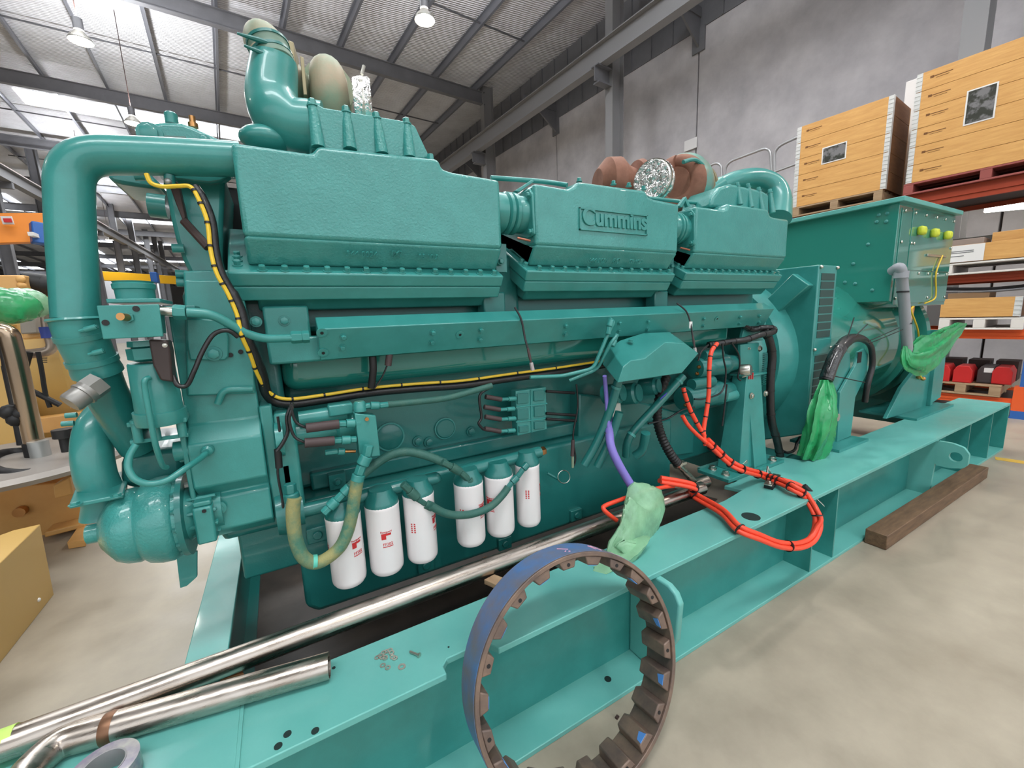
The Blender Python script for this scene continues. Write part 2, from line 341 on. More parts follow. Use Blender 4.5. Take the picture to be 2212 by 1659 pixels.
# far partition behind the yellow crane
struct(G().box(-42, -12.5, 70, 70.3, 0, 8.2).out('wall_partition', mat('pale_partition', (198, 198, 202), .7)))
g = G()
for k in range(9): g.box(-42 + k * 3.4, -41.8 + k * 3.4, 69.8, 70, 0, 8.2)
struct(g.out('trim_2', STRUCT))
# white sign board on the wall joint
s_ = G(); p = PU(1492, 312, WU - .05); s_.obox(p, XB * .03, YB * .42, (0, 0, .3)); tag(s_.out('wall_sign', PAPER), 'small blank white sign fixed on the grey wall joint', 'sign')
# yellow floor line
p, q = PZ(2150, 990, 0), PZ(2300, 1012, 0); d = (q - p).normalized(); n_ = V((-d.y, d.x, 0)) * .05
g = G(); g.prism([p - n_, q - n_, q + n_, p + n_], (0, 0, .002)); struct(g.out('floor_line', mat('yellow_floor_paint', (210, 170, 70), .6)))
# ================================================================ SKID FRAME
Y0, Y1, ZT = 1.03, 1.27, .474
skid = thing('skid_base_frame', 'teal steel I beam base frame lying on the floor under the engine', 'frame', (2.9, 1.15, 0))
XA, XE = -1.35, 6.14
# top flange outline with the lifting notch and the wider plates at the engine feet
n1 = PZ(968, 1461, ZT).x; n2 = PZ(1082, 1407, ZT).x
fl = [(XA, Y0), (n1, Y0), (n1, Y0 + .03), (n1 + .02, Y0 + .05), (n2 - .03, Y0 + .05), (n2 - .01, Y0 + .02), (n2, Y0)]
fl += [(XE, Y0), (XE, 1.385), (2.95, 1.36), (2.86, 1.66), (2.30, 1.66), (2.30, 1.385), (2.17, 1.385), (2.20, 1.295), (2.0, Y1), (XA, Y1)]
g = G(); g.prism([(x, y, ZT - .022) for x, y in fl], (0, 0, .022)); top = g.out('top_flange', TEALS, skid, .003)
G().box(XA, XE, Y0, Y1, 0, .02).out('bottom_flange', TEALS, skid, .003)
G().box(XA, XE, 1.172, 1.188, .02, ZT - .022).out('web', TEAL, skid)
# holes on the plate as dark sunk rings
def hole(px, py, r, z=ZT):
    p = PZ(px, py, z); G().lathe(p + V((0, 0, -.004)), (0, 0, 1), [(0, r), (.0055, r)], 20).out('bolt_hole', mat('hole_shadow', (12, 40, 38), .8), top)
for px, py in ((601, 1612), (621, 1586), (681, 1579)): hole(px, py, .0095)
hole(1622, 1116, .042); hole(969, 1398, .003); hole(721, 1443, .005)
hole(1313, 1467, .014, .02)
# stiffeners
for x in (2.44, 2.70, 5.0, 5.62):
    for (ya, yb) in ((Y0 + .004, 1.172), (1.188, Y1)): G().box(x, x + .012, ya, yb, .02, ZT - .022).out('stiffener', TEAL, skid)
G().box(XE - .015, XE, Y0, 1.39, .02, ZT - .022).out('end_plate', TEAL, skid, .002)
g = G(); p = PY(2058, 897, Y0 - .002)
for px, py in ((2159, 898), (2154, 918)): q = PX(px, py, XE - .01); g.lathe(q, (-1, 0, 0), [(0, .012), (.002, .012)], 12)
# lifting eye plates
def eye(x, hole_):
    prof = [(1.172, .02), (Y0 + .01, .02), (.93, .24), (.92, .40), (.94, .435), (.975, .452), (1.172, .452)]
    if x > 3: prof = [(1.172, .02), (Y0 + .01, .02), (Y0, .26), (.90, .27), (.86, .31), (.865, .40), (.90, .44), (1.0, .452), (1.172, .452)]
    g = G(); g.prism([(x, y, z) for y, z in prof], (.03, 0, 0)); o = g.out('lifting_eye', TEALS, skid, .008, 3)
    if hole_: G().lathe((x - .001, .925, .355), (1, 0, 0), [(0, .034), (.032, .034)], 20).out('eye_hole', mat('seen_through_hole', (150, 142, 130), .6), o)
eye(1.20, False)
def eyeh(x):
    cy, cz, hr = .925, .355, .036; ear = [(1.03, .452), (.95, .452), (.89, .435), (.86, .39), (.86, .31), (.88, .28), (.95, .262), (1.03, .262)]; n = 40
    def hit(a):
        dy, dz = cos(a), sin(a); best = 9
        for (y1, z1), (y2, z2) in zip(ear, ear[1:] + ear[:1]):
            ey, ez = y2 - y1, z2 - z1; den = dy * ez - dz * ey
            if abs(den) < 1e-9: continue
            t = ((y1 - cy) * ez - (z1 - cz) * ey) / den; u_ = ((y1 - cy) * dz - (z1 - cz) * dy) / den
            if t > 0 and -1e-6 <= u_ <= 1.000001: best = min(best, t)
        return best
    g = G(); loops = []
    for X in (x, x + .03):
        for inner in (0, 1): loops.append([g.b.verts.new(V((X, cy + cos(a) * (hr if inner else hit(a)), cz + sin(a) * (hr if inner else hit(a))))) for a in [2 * pi * k / n for k in range(n)]])
    for A, B in ((loops[0], loops[1]), (loops[1], loops[3]), (loops[3], loops[2]), (loops[2], loops[0])):
        for k in range(n): g.face([A[k], A[(k + 1) % n], B[(k + 1) % n], B[k]])
    e = g.out('lifting_eye', TEALS, skid)
    G().prism([(x, 1.172, .02), (x, Y0 + .01, .02), (x, Y0, .262), (x, 1.0295, .262), (x, 1.0295, .452), (x, 1.172, .452)], (.03, 0, 0)).out('eye_plate', TEALS, e)
eyeh(4.22)
# cross members and far rail
G().box(-.365, -.25, Y1 + .01, 3.1, ZT - .02, ZT).out('cross_member', TEALS, skid, .003)
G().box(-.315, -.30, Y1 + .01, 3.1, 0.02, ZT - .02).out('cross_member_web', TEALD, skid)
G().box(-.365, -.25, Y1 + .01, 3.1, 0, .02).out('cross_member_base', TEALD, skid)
st = G().prism([(x, y, .0005) for x, y in ((-.255, 1.19), (1.9, 1.19), (2.2, 1.7), (2.9, 1.9), (2.6, 2.9), (.3, 2.95), (-.255, 2.9))], (0, 0, .001)).out('floor_shade', mat('shaded_concrete', (84, 74, 66), .5, rgb2=(52, 46, 42), var=.2, vscale=3)); struct(st)  # mottled dark sheet painting in the shade under the engine
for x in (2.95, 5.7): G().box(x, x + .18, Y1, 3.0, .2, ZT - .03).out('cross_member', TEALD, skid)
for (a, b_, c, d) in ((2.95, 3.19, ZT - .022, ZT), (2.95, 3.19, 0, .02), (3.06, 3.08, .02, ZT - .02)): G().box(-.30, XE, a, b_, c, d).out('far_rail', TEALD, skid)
g = G(); g.box(-.42, -.2, 1.20, 1.29, ZT - .06, ZT - .024)
# weld pad seam at the left end
G().box(-.20, -.192, Y0 + .004, Y1 - .004, ZT, ZT + .006).out('plate_seam', TEALS, skid)
G().box(-.92, -.20, Y0 + .004, Y1 + .14, ZT, ZT + .006).out('end_pad', TEALS, skid, .002)
# ================================================================ ENGINE
eng = thing('diesel_engine', 'large teal sixteen cylinder diesel engine with ribbed charge air housings and six white filters', 'engine', (1.35, 2.1, .45))
def zc(x): return 1.745 + .018 * min(max(x, 0), 2)
def cooler(x0, x1, zo, step, zt, bolts, lbolts, nm='charge_air_cooler'):
    # x0..x1 body, step: outline of the raised top (x, z)
    g = G(); zcr = 1.77 + zo; top_ = [(x0, zt)] + step + [(x1, zt)]
    g.prism([(x, 1.43, z) for x, z in [(x0, zcr), *top_, (x1, zcr)]], (0, .36, 0))
    body = g.out(nm, TEALC, eng, .014, 3)
    g = G(); g.prism([(x0, 1.43, zcr + .002), (x0, 1.492, 1.695 + zo), (x0, 1.80, 1.88 + zo), (x0, 1.80, zcr + .05)], (x1 - x0, 0, 0)); g.out('lower_housing', TEALC, body, .012, 3)
    # flange plate tilted with the cylinder bank
    f0 = V((0, 1.45, 1.672 + zo)); al = V((0, .866, .5)); dn = V((0, .5, -.866)); fx0, fx1 = x0 - (.052 if lbolts == 3 else .03), x1 + .012
    g = G(); A = f0; g.prism([V((fx0, 0, 0)) + A, V((fx0, 0, 0)) + A + al * .36, V((fx0, 0, 0)) + A + al * .36 + dn * .045, V((fx0, 0, 0)) + A + dn * .045], (fx1 - fx0, 0, 0)); g.out('flange', TEAL, body, .006, 2)
    A = f0 + dn * .045 + al * .001; g = G(); X = V((fx0 + .004, 0, 0)); g.prism([X + A, X + A + al * .36, X + A + al * .36 + dn * .048, X + A + dn * .048], (fx1 - fx0 - .008, 0, 0)); g.out('lower_flange', TEAL, body, .006, 2)
    A = f0 + dn * .09 + al * .03; X = V((x0 + .01, 0, 0)); g = G(); g.prism([X + A, X + A + al * .28, X + A + al * .28 + dn * .05, X + A + al * .10 + dn * .075, X + A + al * .012 + dn * .062], (x1 - x0 - .02, 0, 0)); g.out('cooler_base', TEAL, body, .01, 3)
    up = -dn
    for i in range(bolts):
        x = x0 + .035 + (x1 - x0 - .06) * i / (bolts - 1); G().hexb(V((x, 0, 0)) + f0 + al * .018, up, .0098, .016).out('bolt', TEAL, body)
    for i in range(lbolts): G().hexb(V((x0 - (.027 if lbolts == 3 else .013), 0, 0)) + f0 + al * (.05 + .034 * i), up, .0098, .016).out('bolt', TEAL, body)
    return body
c1 = cooler(-.05, .785, -.018, [(.155, 2.0), (.170, 2.024), (.550, 2.04), (.562, 2.01), (.60, 2.004)], 2.0, 14, 3)
c2 = cooler(.935, 1.775, .004, [(1.10, 2.002), (1.125, 2.012), (1.155, 2.038), (1.545, 2.044), (1.565, 2.018), (1.6, 2.012)], 2.006, 13, 2)
c3 = cooler(1.90, 2.755, .012, [(2.12, 2.01), (2.15, 2.018), (2.16, 2.045), (2.53, 2.048), (2.56, 2.014), (2.6, 2.008)], 2.008, 14, 2)
# raised casting codes and nameplate
g = G(); pa, pb, pc, pd = [PY(*q, 1.43) for q in ((1250, 448), (1397, 462), (1397, 506), (1250, 497))]
x0, x1, z0, z1 = pa.x, pb.x, pd.z, pa.z
for (a, b_, c, d) in ((x0, x1, z1 - .006, z1), (x0, x1, z0, z0 + .006), (x0, x0 + .006, z0, z1), (x1 - .006, x1, z0, z1)): g.box(a, b_, 1.423, 1.431, c, d)
pl = g.out('name_plate', TEAL, c2, .001)
text_mesh('Cummins', .099, .005, (x0 + .016, 1.430, z0 + .026), (1, 0, 0), (0, 0, 1), 'raised_lettering', TEAL, c2, .0015, .002).data.transform(Matrix.Diagonal((1, 1, 1, 1)))
dn_ = V((0, .62, -.785)); upv = V((0, -.62, .785))
for (px, py, s_, t_, par) in ((748, 543, .026, '344 0024', c1), (846, 543, .026, '[X]', c1), (905, 549, .024, '05 10 2', c1), (1272, 560, .03, '344 0021', c2), (1325, 560, .03, '[X]', c2), (1360, 562, .028, '05 10 2', c2)):
    p = PY(px, py, 1.438); k = (1.775 - p.z) / .08 * .062; text_mesh(t_, s_, .002, (p.x, 1.43 + max(.012, k * .6) - .003, p.z - .012), (1, 0, 0), (0, -.62, .785), 'casting_code', TEAL, par)
# connecting bellows between the coolers
for xa, xb, z_ in ((.785, .935, 1.905), (1.775, 1.90, 1.91)):
    w_ = xb - xa; c = V((xa, 1.515, z_)); prof = [(0, .072), (w_ * .12, .075), (w_ * .3, .075), (w_ * .33, .067), (w_ * .38, .08), (w_ * .47, .08), (w_ * .5, .066), (w_ * .55, .08), (w_ * .64, .08), (w_ * .68, .067), (w_ * .72, .072), (w_, .072)]
    b_ = G().lathe(c, (1, 0, 0), prof, 36).out('connecting_sleeve', TEAL, eng)
    g = G(); fx = xb - .012; g.prism([(fx, 1.45, z_ + .085), (fx, 1.43, z_ + .06), (fx, 1.425, z_ - .09), (fx, 1.47, z_ - .10), (fx, 1.6, z_ - .06), (fx, 1.6, z_ + .085)], (.012, 0, 0)); g.out('sleeve_flange', TEAL, b_, .004)
    for yy, zz in ((1.445, z_ + .06), (1.44, z_ - .078)): G().hexb((fx, yy, zz), (-1, 0, 0), .009, .014).out('bolt', TEAL, b_)
    G().tube([(xb - .06, 1.47, z_ - .10), (xb - .012, 1.45, z_ - .112)], .0045, 8).out('sensor_stub', mat('copper_stub', (170, 110, 90), .4, .8), b_)
    # dark drop bracket seen in the gap
    g = G(); g.box(xa + .005, xa + .055, 1.50, 1.56, z_ - .23, z_ - .12); g.hexb((xa + .02, 1.49, z_ - .19), (0, -1, 0), .011, .015); g.out('sensor_block', TEALD, eng, .012)
    g = G(); g.box(xa - .01, xb + .02, 1.60, 1.9, 1.50, z_ - .14); g.out('gap_casting', TEALD, eng, .02)
    g = G(); g.box(xa - .04, xa + .06, 1.535, 1.60, 1.50, 1.60); g.out('gap_lug', TEALD, eng, .006)
G().prism([PY(x, y, 1.66) for x, y in ((1098, 520), (1112, 492), (1124, 494), (1118, 522))], (0, .05, 0)).out('gap_tab', TEAL, eng, .003)
# inlet hump with ribs on the first cooler
def hump(px, y, ytop, rib, w_, parent, yb=.16):
    pts = [PY(a, b_, y) for a, b_ in px]; g = G(); g.prism(pts, (0, yb, 0)); h = g.out('inlet_hump', TEALC, parent, .018, 4)
    for a, b_, c, d in rib:
        p, q = PY(a, b_, y), PY(c, d, y - .012); G().tube([p + V((0, .01, 0)), q + V((0, .006, 0))], [w_ * .85, w_ * 1.25], 10).out('rib', TEALC, h)
        t_ = (p - q).normalized(); G().hexb(p + V((0, .01, 0)), t_, w_ * .7, .022).out('bolt', TEAL, h)
    return h
h1 = hump([(672, 322), (664, 214), (700, 232), (880, 262), (897, 272), (928, 338), (935, 345)], 1.475, 0, [(676, 228, 688, 318), (749, 243, 757, 322), (815, 256, 826, 332), (880, 268, 886, 340)], .017, c1)
G().hexb((.532, 1.462, 2.037), (0, 0, 1), .012, .024).out('bolt', TEAL, c1)
for px, py in ((1251, 393), (1325, 399), (1358, 403), (1390, 410)): G().hexb(PY(px, py, 1.45), (0, 0, 1), .009, .016).out('bolt', TEAL, c2)
# elbow pipe and hose joint
def R(px, p): return px * (V(p) - V((0, 0, CAMH))).dot(fwd) / FPX
E_ = [PY(*q) for q in ((592, 128, 1.62), (592, 150, 1.62), (588, 190, 1.61), (590, 222, 1.60), (604, 252, 1.58), (634, 272, 1.57), (668, 276, 1.56), (700, 280, 1.55))]
el = G().tube(spl(E_, 5), [R(44, E_[0]) + .0008 * min(i, 18) for i in range(36)], 32).out('inlet_elbow', TEAL, eng)
p, q = PY(592, 135, 1.62), PY(574, 84, 1.64)
G().lathe(p, q - p, [(-.01, .052), (-.005, .06), (.01, .061), (.02, .056), (.035, .058), (.05, .06)], 32).out('hose_joint', mat('grey_green_hose', (112, 138, 122), .55), eng)
j2 = G().tube(spl([PY(585, 118, 1.63), PY(576, 95, 1.64), PY(566, 84, 1.68), PY(560, 92, 1.74)], 5), [.06, .059, .057, .056, .055, .054, .053, .052, .051, .05, .05, .05, .049, .048, .048, .047], 28).out('compressor_elbow', BEIGE, eng)
for a, b_ in (((512, 72), (602, 100)), ((527, 98), (620, 138))):
    G().tube([PY(*a, 1.56), PY((a[0] + b_[0]) / 2, (a[1] + b_[1]) / 2, 1.565), PY(*b_, 1.575)], [.0035, .0075, .0055], 8).out('clamp_bolt', TEALD, eng)
for f in (.15, .62):
    c = p.lerp(q, f); G().lathe(c, q - p, [(0, .0625), (.009, .0625)], 32).out('hose_clamp', TEALD, eng)
# turbochargers on top: front one
def turbo(c, ax, r, w_, name, m_, foil=None, par=None):
    t = G(); c, ax = V(c), V(ax).normalized(); u = V((0, 0, 1)); v = ax.cross(u).normalized(); n = 40; P = []; rr = []
    for i in range(n + 1):
        a = 2 * pi * i / n; k = .62 + .38 * i / n; P.append(c + (u * cos(a) + v * sin(a)) * (r - w_ * .5 * k)); rr.append(w_ * .5 * k)
    t.tube(P, rr, 18); t.lathe(c - ax * w_ * .35, ax, [(0, r * .55), (w_ * .7, r * .62)], 30)
    return t.out(name, m_, par or eng)
tc = PY(708, 205, 1.80); t1 = turbo(tc + V((0.01, .04, -.02)), (1, -.12, 0), .16, .185, 'turbine_scroll', BEIGE)
G().lathe(tc + V((-.155, .06, .0)), (1, -.1, 0), [(0, .12), (.02, .125), (.05, .12), (.10, .07), (.13, .07)], 32).out('bearing_housing', BEIGE, t1)
G().lathe(tc + V((-.13, .06, 0)), (-1, .1, 0), [(0, .13), (.012, .13)], 32).out('vee_band', OLIVE, t1)
fo = PY(784, 215, 1.72); G().lathe(fo + V((-.03, 0, -.03)), (1, -.25, 0), [(0, .088), (.02, .095), (.035, .092), (.05, .096), (.06, .088)], 30).out('foil_cover', FOIL, t1)
G().lathe(fo + V((-.005, 0, -.03)), (1, -.25, 0), [(0, .099), (.012, .099)], 30).out('band_clamp', ZINC, t1)
G().tube([fo + V((.0, -.02, .075)), fo + V((.01, -.02, .105))], .006, 8).out('clamp_screw', ZINC, t1)
# thin shields beside the elbow
G().prism([PY(*q, 1.72) for q in ((622, 86), (634, 90), (642, 165), (630, 160))], (.02, .1, 0)).out('heat_shield', OLIVE, eng, .003)
G().prism([PY(*q, 1.70) for q in ((533, 142), (545, 150), (552, 262), (545, 280), (538, 200))], (.01, .08, 0)).out('foil_tab', FOIL, eng, .002)
G().prism([PY(*q, 1.70) for q in ((648, 120), (656, 124), (664, 205), (655, 205))], (.01, .1, 0)).out('heat_shield', OLIVE, eng, .002)
G().ball(PY(575, 302, 1.58), .062, (1.2, 1, .62), 24).out('cover_dome', TEAL, eng)
G().prism([PY(*q, 1.62) for q in ((528, 268), (556, 264), (556, 300), (528, 300))], (0, .08, 0)).out('turbo_foot', BEIGE, eng, .004)
# rear turbo (over cooler 2) with foil end
tc = PY(1463, 402, 1.80); AX = V((.95, .30, 0)).normalized(); t2 = turbo(tc, AX, .175, .16, 'turbine_scroll', RUST)
G().lathe(tc + AX * .03, AX, [(-.05, .168), (.0, .19), (.045, .188), (.065, .16)], 40).out('painted_scroll_band', mat('worn_teal_on_iron', (92, 156, 146), .4, .1, .1, rgb2=(140, 118, 100), var=.08, vscale=3), t2)
q = PY(1406, 388, 1.70); G().lathe(q, AX, [(0, .100), (.012, .106), (.03, .104), (.045, .112), (.07, .106)], 36).out('foil_cover', FOIL, t2)
G().lathe(q - AX * .004, AX, [(.02, .111), (.03, .111)], 36).out('band_clamp', ZINC, t2)
for d_, r_, m_ in ((.09, .14, RUST), (.12, .17, OLIVE), (.15, .15, RUST), (.17, .172, OLIVE), (.20, .13, TEALD)):
    G().lathe(tc + AX * d_, AX, [(0, r_), (.025, r_ * 1.02), (.035, r_ * .96)], 32).out('turbo_ring', m_, t2)
G().tube(spl(YS([(1476, 350), (1500, 345), (1520, 360), (1534, 390), (1538, 420)], 1.66), 5), .011, 8).out('oil_feed_pipe', TEAL, t2)
q = PY(1320, 398, 2.2); t3 = G().lathe(q, (1, -.3, 0), [(-.1, .09), (-.04, .16), (.04, .165), (.10, .12), (.16, .1), (.17, .15), (.2, .16), (.22, .12), (.3, .14), (.33, .10)], 32).out('far_bank_turbo', RUST, eng)
# inlet dome and elbow over cooler 3
h3 = hump([(1535, 447), (1540, 425), (1556, 404), (1580, 396), (1650, 412), (1662, 420), (1662, 462)], 1.50, 0, [(1597, 402, 1600, 442), (1620, 404, 1624, 448), (1643, 412, 1648, 454), (1667, 416, 1670, 460)], .015, c3, .2)
p3 = [PY(*q) for q in ((1518, 434, 1.85), (1552, 404, 1.84), (1592, 388, 1.82), (1636, 386, 1.80), (1668, 402, 1.76), (1680, 432, 1.72), (1676, 475, 1.68))]
G().tube(spl(p3, 6), [.04 + .0015 * i for i in range(37)], 28).out('inlet_elbow', TEAL, eng)
G().tube(spl(YS([(1500, 440), (1530, 415), (1556, 398)], 1.72), 5), .045, 18).out('inlet_pipe', TEAL, eng)
# thin pipes running along the top between coolers
G().tube(spl([PY(1060, 384, 1.6), PY(1170, 392, 1.58), PY(1225, 400, 1.5)], 4), .010, 10).out('coolant_line', TEAL, eng)
G().tube([PY(1400, 428, 1.62), PY(1520, 440, 1.6)], .010, 10).out('coolant_line', TEAL, eng)
G().prism([PY(*q, 1.5) for q in ((1466, 445), (1482, 424), (1492, 445), (1486, 447), (1481, 434), (1474, 448))], (0, .02, 0)).out('clip', TEAL, eng, .002)
G().prism([PY(*q, 1.5) for q in ((1112, 412), (1150, 388), (1154, 392), (1122, 415))], (0, .02, 0)).out('clip', TEAL, eng, .002)
G().box(-.17, -.02, 1.95, 2.3, 1.3, 2.02).out('gap_shade_box', RUBBER, eng, .01)  # black box added to give the gap its deep shade
# main structure: valley, heads, block, panels
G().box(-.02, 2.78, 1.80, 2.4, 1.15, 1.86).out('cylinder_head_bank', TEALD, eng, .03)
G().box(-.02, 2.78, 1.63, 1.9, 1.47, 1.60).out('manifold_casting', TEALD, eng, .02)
G().box(-.03, .10, 1.52, 1.6, 1.39, 1.56).out('manifold_end', TEAL, eng, .008)
for px, py in ((553, 695), (614, 693)): G().hexb(PY(px, py, 1.52), (0, -1, 0), .012, .012).out('bolt', TEAL, eng)
G().prism([(-.03, 1.515, 1.375), (-.03, 1.515, 1.46), (-.03, 1.6, 1.46), (-.03, 1.6, 1.375)], (.2, 0, 0)).out('manifold_pad', TEAL, eng, .008)
G().box(0.0, 2.5, 1.60, 1.95, 1.265, 1.42).out('block_panel', mat('polished_teal_panel', (34, 122, 110), .14, 0, .9), eng, .05, 4)
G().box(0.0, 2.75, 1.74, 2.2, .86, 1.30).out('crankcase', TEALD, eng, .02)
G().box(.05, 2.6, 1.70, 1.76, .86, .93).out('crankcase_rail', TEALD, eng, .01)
for px, py, r_ in ((842, 943, .055), (961, 925, .044), (1290, 885, .05)): 
    p = PY(px, py, 1.735); o = G().lathe(p, (0, 1, 0), [(-.012, r_ * .9), (-.008, r_), (.01, r_), (.012, r_ * .98)], 36).out('core_plug', TEALD, eng); G().lathe(p, (0, 1, 0), [(-.006, r_ * 1.12), (.006, r_ * 1.12)], 36).out('plug_rim', TEAL, o)
for px, py in ((1018, 932), (903, 953), (927, 955), (1060, 1035)): G().hexb(PY(px, py, 1.735), (0, -1, 0), .017, .012).out('bolt', TEALD, eng)
for px, py in ((1019, 1012), (1066, 1002), (728, 1037)):
    p = PY(px, py, 1.68); g = G(); g.box(p.x - .03, p.x + .03, 1.66, 1.70, p.z - .03, p.z + .03); g.hexb(p + V((0, -.02, 0)), (0, -1, 0), .012, .012); g.out('filter_head_lug', TEALD, eng, .006)
# oil pan
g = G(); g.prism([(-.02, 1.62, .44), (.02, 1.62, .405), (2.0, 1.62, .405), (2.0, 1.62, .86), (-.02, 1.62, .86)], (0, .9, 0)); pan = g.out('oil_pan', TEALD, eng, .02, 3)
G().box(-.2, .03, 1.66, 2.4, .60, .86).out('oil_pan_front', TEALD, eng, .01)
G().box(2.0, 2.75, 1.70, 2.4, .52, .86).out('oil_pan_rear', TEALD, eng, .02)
for px, py in ((921, 1222), (1092, 1175), (1246, 1113), (686, 1156)):
    p = PY(px, py, 1.60); g = G(); g.box(p.x - .035, p.x + .035, 1.60, 1.63, p.z - .03, p.z + .03); g.lathe(p, (0, -1, 0), [(0, .017), (.008, .017)], 20); g.out('pan_lug', TEALD, pan, .004)
# fuel/water rail bolted along the block
al = V((0, .866, .5)); dn = V((0, .5, -.866)); a0 = V((0, 1.430, 1.482))
g = G(); x0, x1 = .115, 2.66
g.prism([V((x0, 0, 0)) + a0, V((x0, 0, 0)) + a0 + al * .078, V((x0, 0, 0)) + a0 + al * .078 + dn * .118, V((x0, 0, 0)) + a0 + dn * .118], (x1 - x0, 0, 0)); rail = g.out('side_rail', TEAL, eng, .003)
def onrail(px, py):                                 # point of the tilted rail face under a pixel
    d = ray(px, py); n_ = V((0, -.866, -.5)); t = (a0 - V((0, 0, CAMH))).dot(n_) / d.dot(n_); return d * t + V((0, 0, CAMH))
for px, py in ((695, 718), (698, 761), (993, 722), (1548, 688)):
    p = onrail(px, py); G().lathe(p, (0, -.866, -.5), [(0, .016), (.004, .016), (.005, .009), (.0045, .006)], 20).out('plug', TEAL, rail)
    G().lathe(p, (0, -.866, -.5), [(0.004, .0055), (.0056, .0055)], 6).out('plug_socket', RUBBER, rail)
for px in (742, 935, 1039, 1222, 1338, 1400, 1520, 1598, 1640):
    t_ = (px - 742) / 898; y = 727 - 45 * t_
    for k in (0, 23 - 9 * t_):
        G().hexb(onrail(px - k * .1, y + k), (0, -.866, -.5), .0085, .012).out('bolt', TEAL, rail)
p = onrail(632, 727)
# ---- white filters, headers and hoses
def wraptext(txt, size, c, r, ang, z, name, m_, par):
    o = text_mesh(txt, size, .0004, (0, 0, 0), (1, 0, 0), (0, 1, 0), name, m_, None)
    for v in o.data.vertices:
        a = ang + v.co.x / r; rr = r + .0006 + v.co.z; v.co = V((c.x + rr * sin(a), c.y - rr * cos(a), z + v.co.y))
    if par: o.parent = par
    return o
def patch(g, c, r, a0_, w_, z0, z1, d=.0008):
    n = 6; A = [V((c.x + (r + d) * sin(a0_ + w_ / r * i / n), c.y - (r + d) * cos(a0_ + w_ / r * i / n), 0)) for i in range(n + 1)]
    for p, q in zip(A, A[1:]): g.face(g.pts([p + V((0, 0, z0)), q + V((0, 0, z0)), q + V((0, 0, z1)), p + V((0, 0, z1))]))
def filt(x, y, zb, zt, r, marks):
    c = V((x, y, 0)); f = G().lathe((x, y, zb), (0, 0, 1), [(0, r * .6), (.004, r * .86), (.014, r * .97), (.026, r), (zt - zb - .012, r), (zt - zb - .004, r * 1.02), (zt - zb, r * .99)], 40).out('filter_canister', WHITE, eng)
    G().lathe((x, y, zt), (0, 0, 1), [(-.004, r * 1.0), (.014, r * .98), (.034, r * .76), (.055, r * .66)], 32).out('filter_neck', TEALD, f)
    for a, kind in marks:
        zz = (zb + zt) / 2 + (.03 if kind != 'stripes' else .02); g = G()
        if kind == 'logo':
            patch(g, c, r, a + .05, .016, zz - .012, zz + .004); patch(g, c, r, a + .05, .034, zz + .002, zz + .010); patch(g, c, r, a + .1, .036, zz - .042, zz - .039)
            g.out('printed_logo', REDP, f); wraptext('Fleetguard', .0095, c, r, a, zz + .013, 'printed_name', REDP, f); wraptext('FF202', .0145, c, r, a + .1, zz - .036, 'printed_number', REDP, f)
        else:
            for k in range(5): patch(g, c, r, a, .006, zz + k * .008 - .02, zz + k * .008 - .015); patch(g, c, r, a + .2, .006, zz + k * .008 - .02, zz + k * .008 - .015)
            g.out('printed_marks', REDP, f)
    return f
filt(.129, 1.47, .585, .845, .058, [(.18, 'logo'), (-1.6, 'stripes')])
filt(.262, 1.47, .585, .850, .060, [(-.42, 'logo')])
filt(.398, 1.47, .585, .855, .058, [(-.9, 'stripes'), (.55, 'logo')])
filt(.604, 1.47, .585, .850, .059, [(-1.1, 'stripes'), (.25, 'logo')])
filt(.742, 1.47, .585, .850, .060, [(-1.55, 'logo'), (1.2, 'stripes')])
filt(.884, 1.47, .585, .865, .053, [(-.75, 'stripes'), (.7, 'logo')])
hd = G().tube([PY(628, 1110, 1.5), PY(940, 1033, 1.5)], .024, 20).out('filter_header', TEALD, eng)
G().ball(PY(940, 1033, 1.5), .024).out('header_cap', TEALD, hd)
h2 = G().tube([PY(990, 1021, 1.5), PY(1166, 976, 1.5)], .026, 20).out('filter_header', TEALD, eng)
p, q = PY(1163, 977, 1.5), PY(1186, 970, 1.5); G().lathe(p, q - p, [(0, .022), (.03, .021), (.036, .016)], 6).out('hex_plug', BRASS, h2)
for a, b_ in (((628, 1110), (640, 1095)),): G().box(PY(*a, 1.5).x - .03, PY(*a, 1.5).x + .02, 1.5, 1.66, .86, 1.05).out('header_bracket', TEALD, eng, .008)
def fitting(pts, y, r, name='hose_fitting', m_=TEAL, par=None):
    P = YS(pts, y); g = G()
    for a, b_, k in zip(P, P[1:], range(9)): g.lathe(a, b_ - a, [(0, r * (1.05 if k % 2 else .85)), ((b_ - a).length * .9, r * (1.05 if k % 2 else .85)), ((b_ - a).length, r * .8)], 6 if k % 2 == 0 else 20)
    return g.out(name, m_, par or eng, .0015)
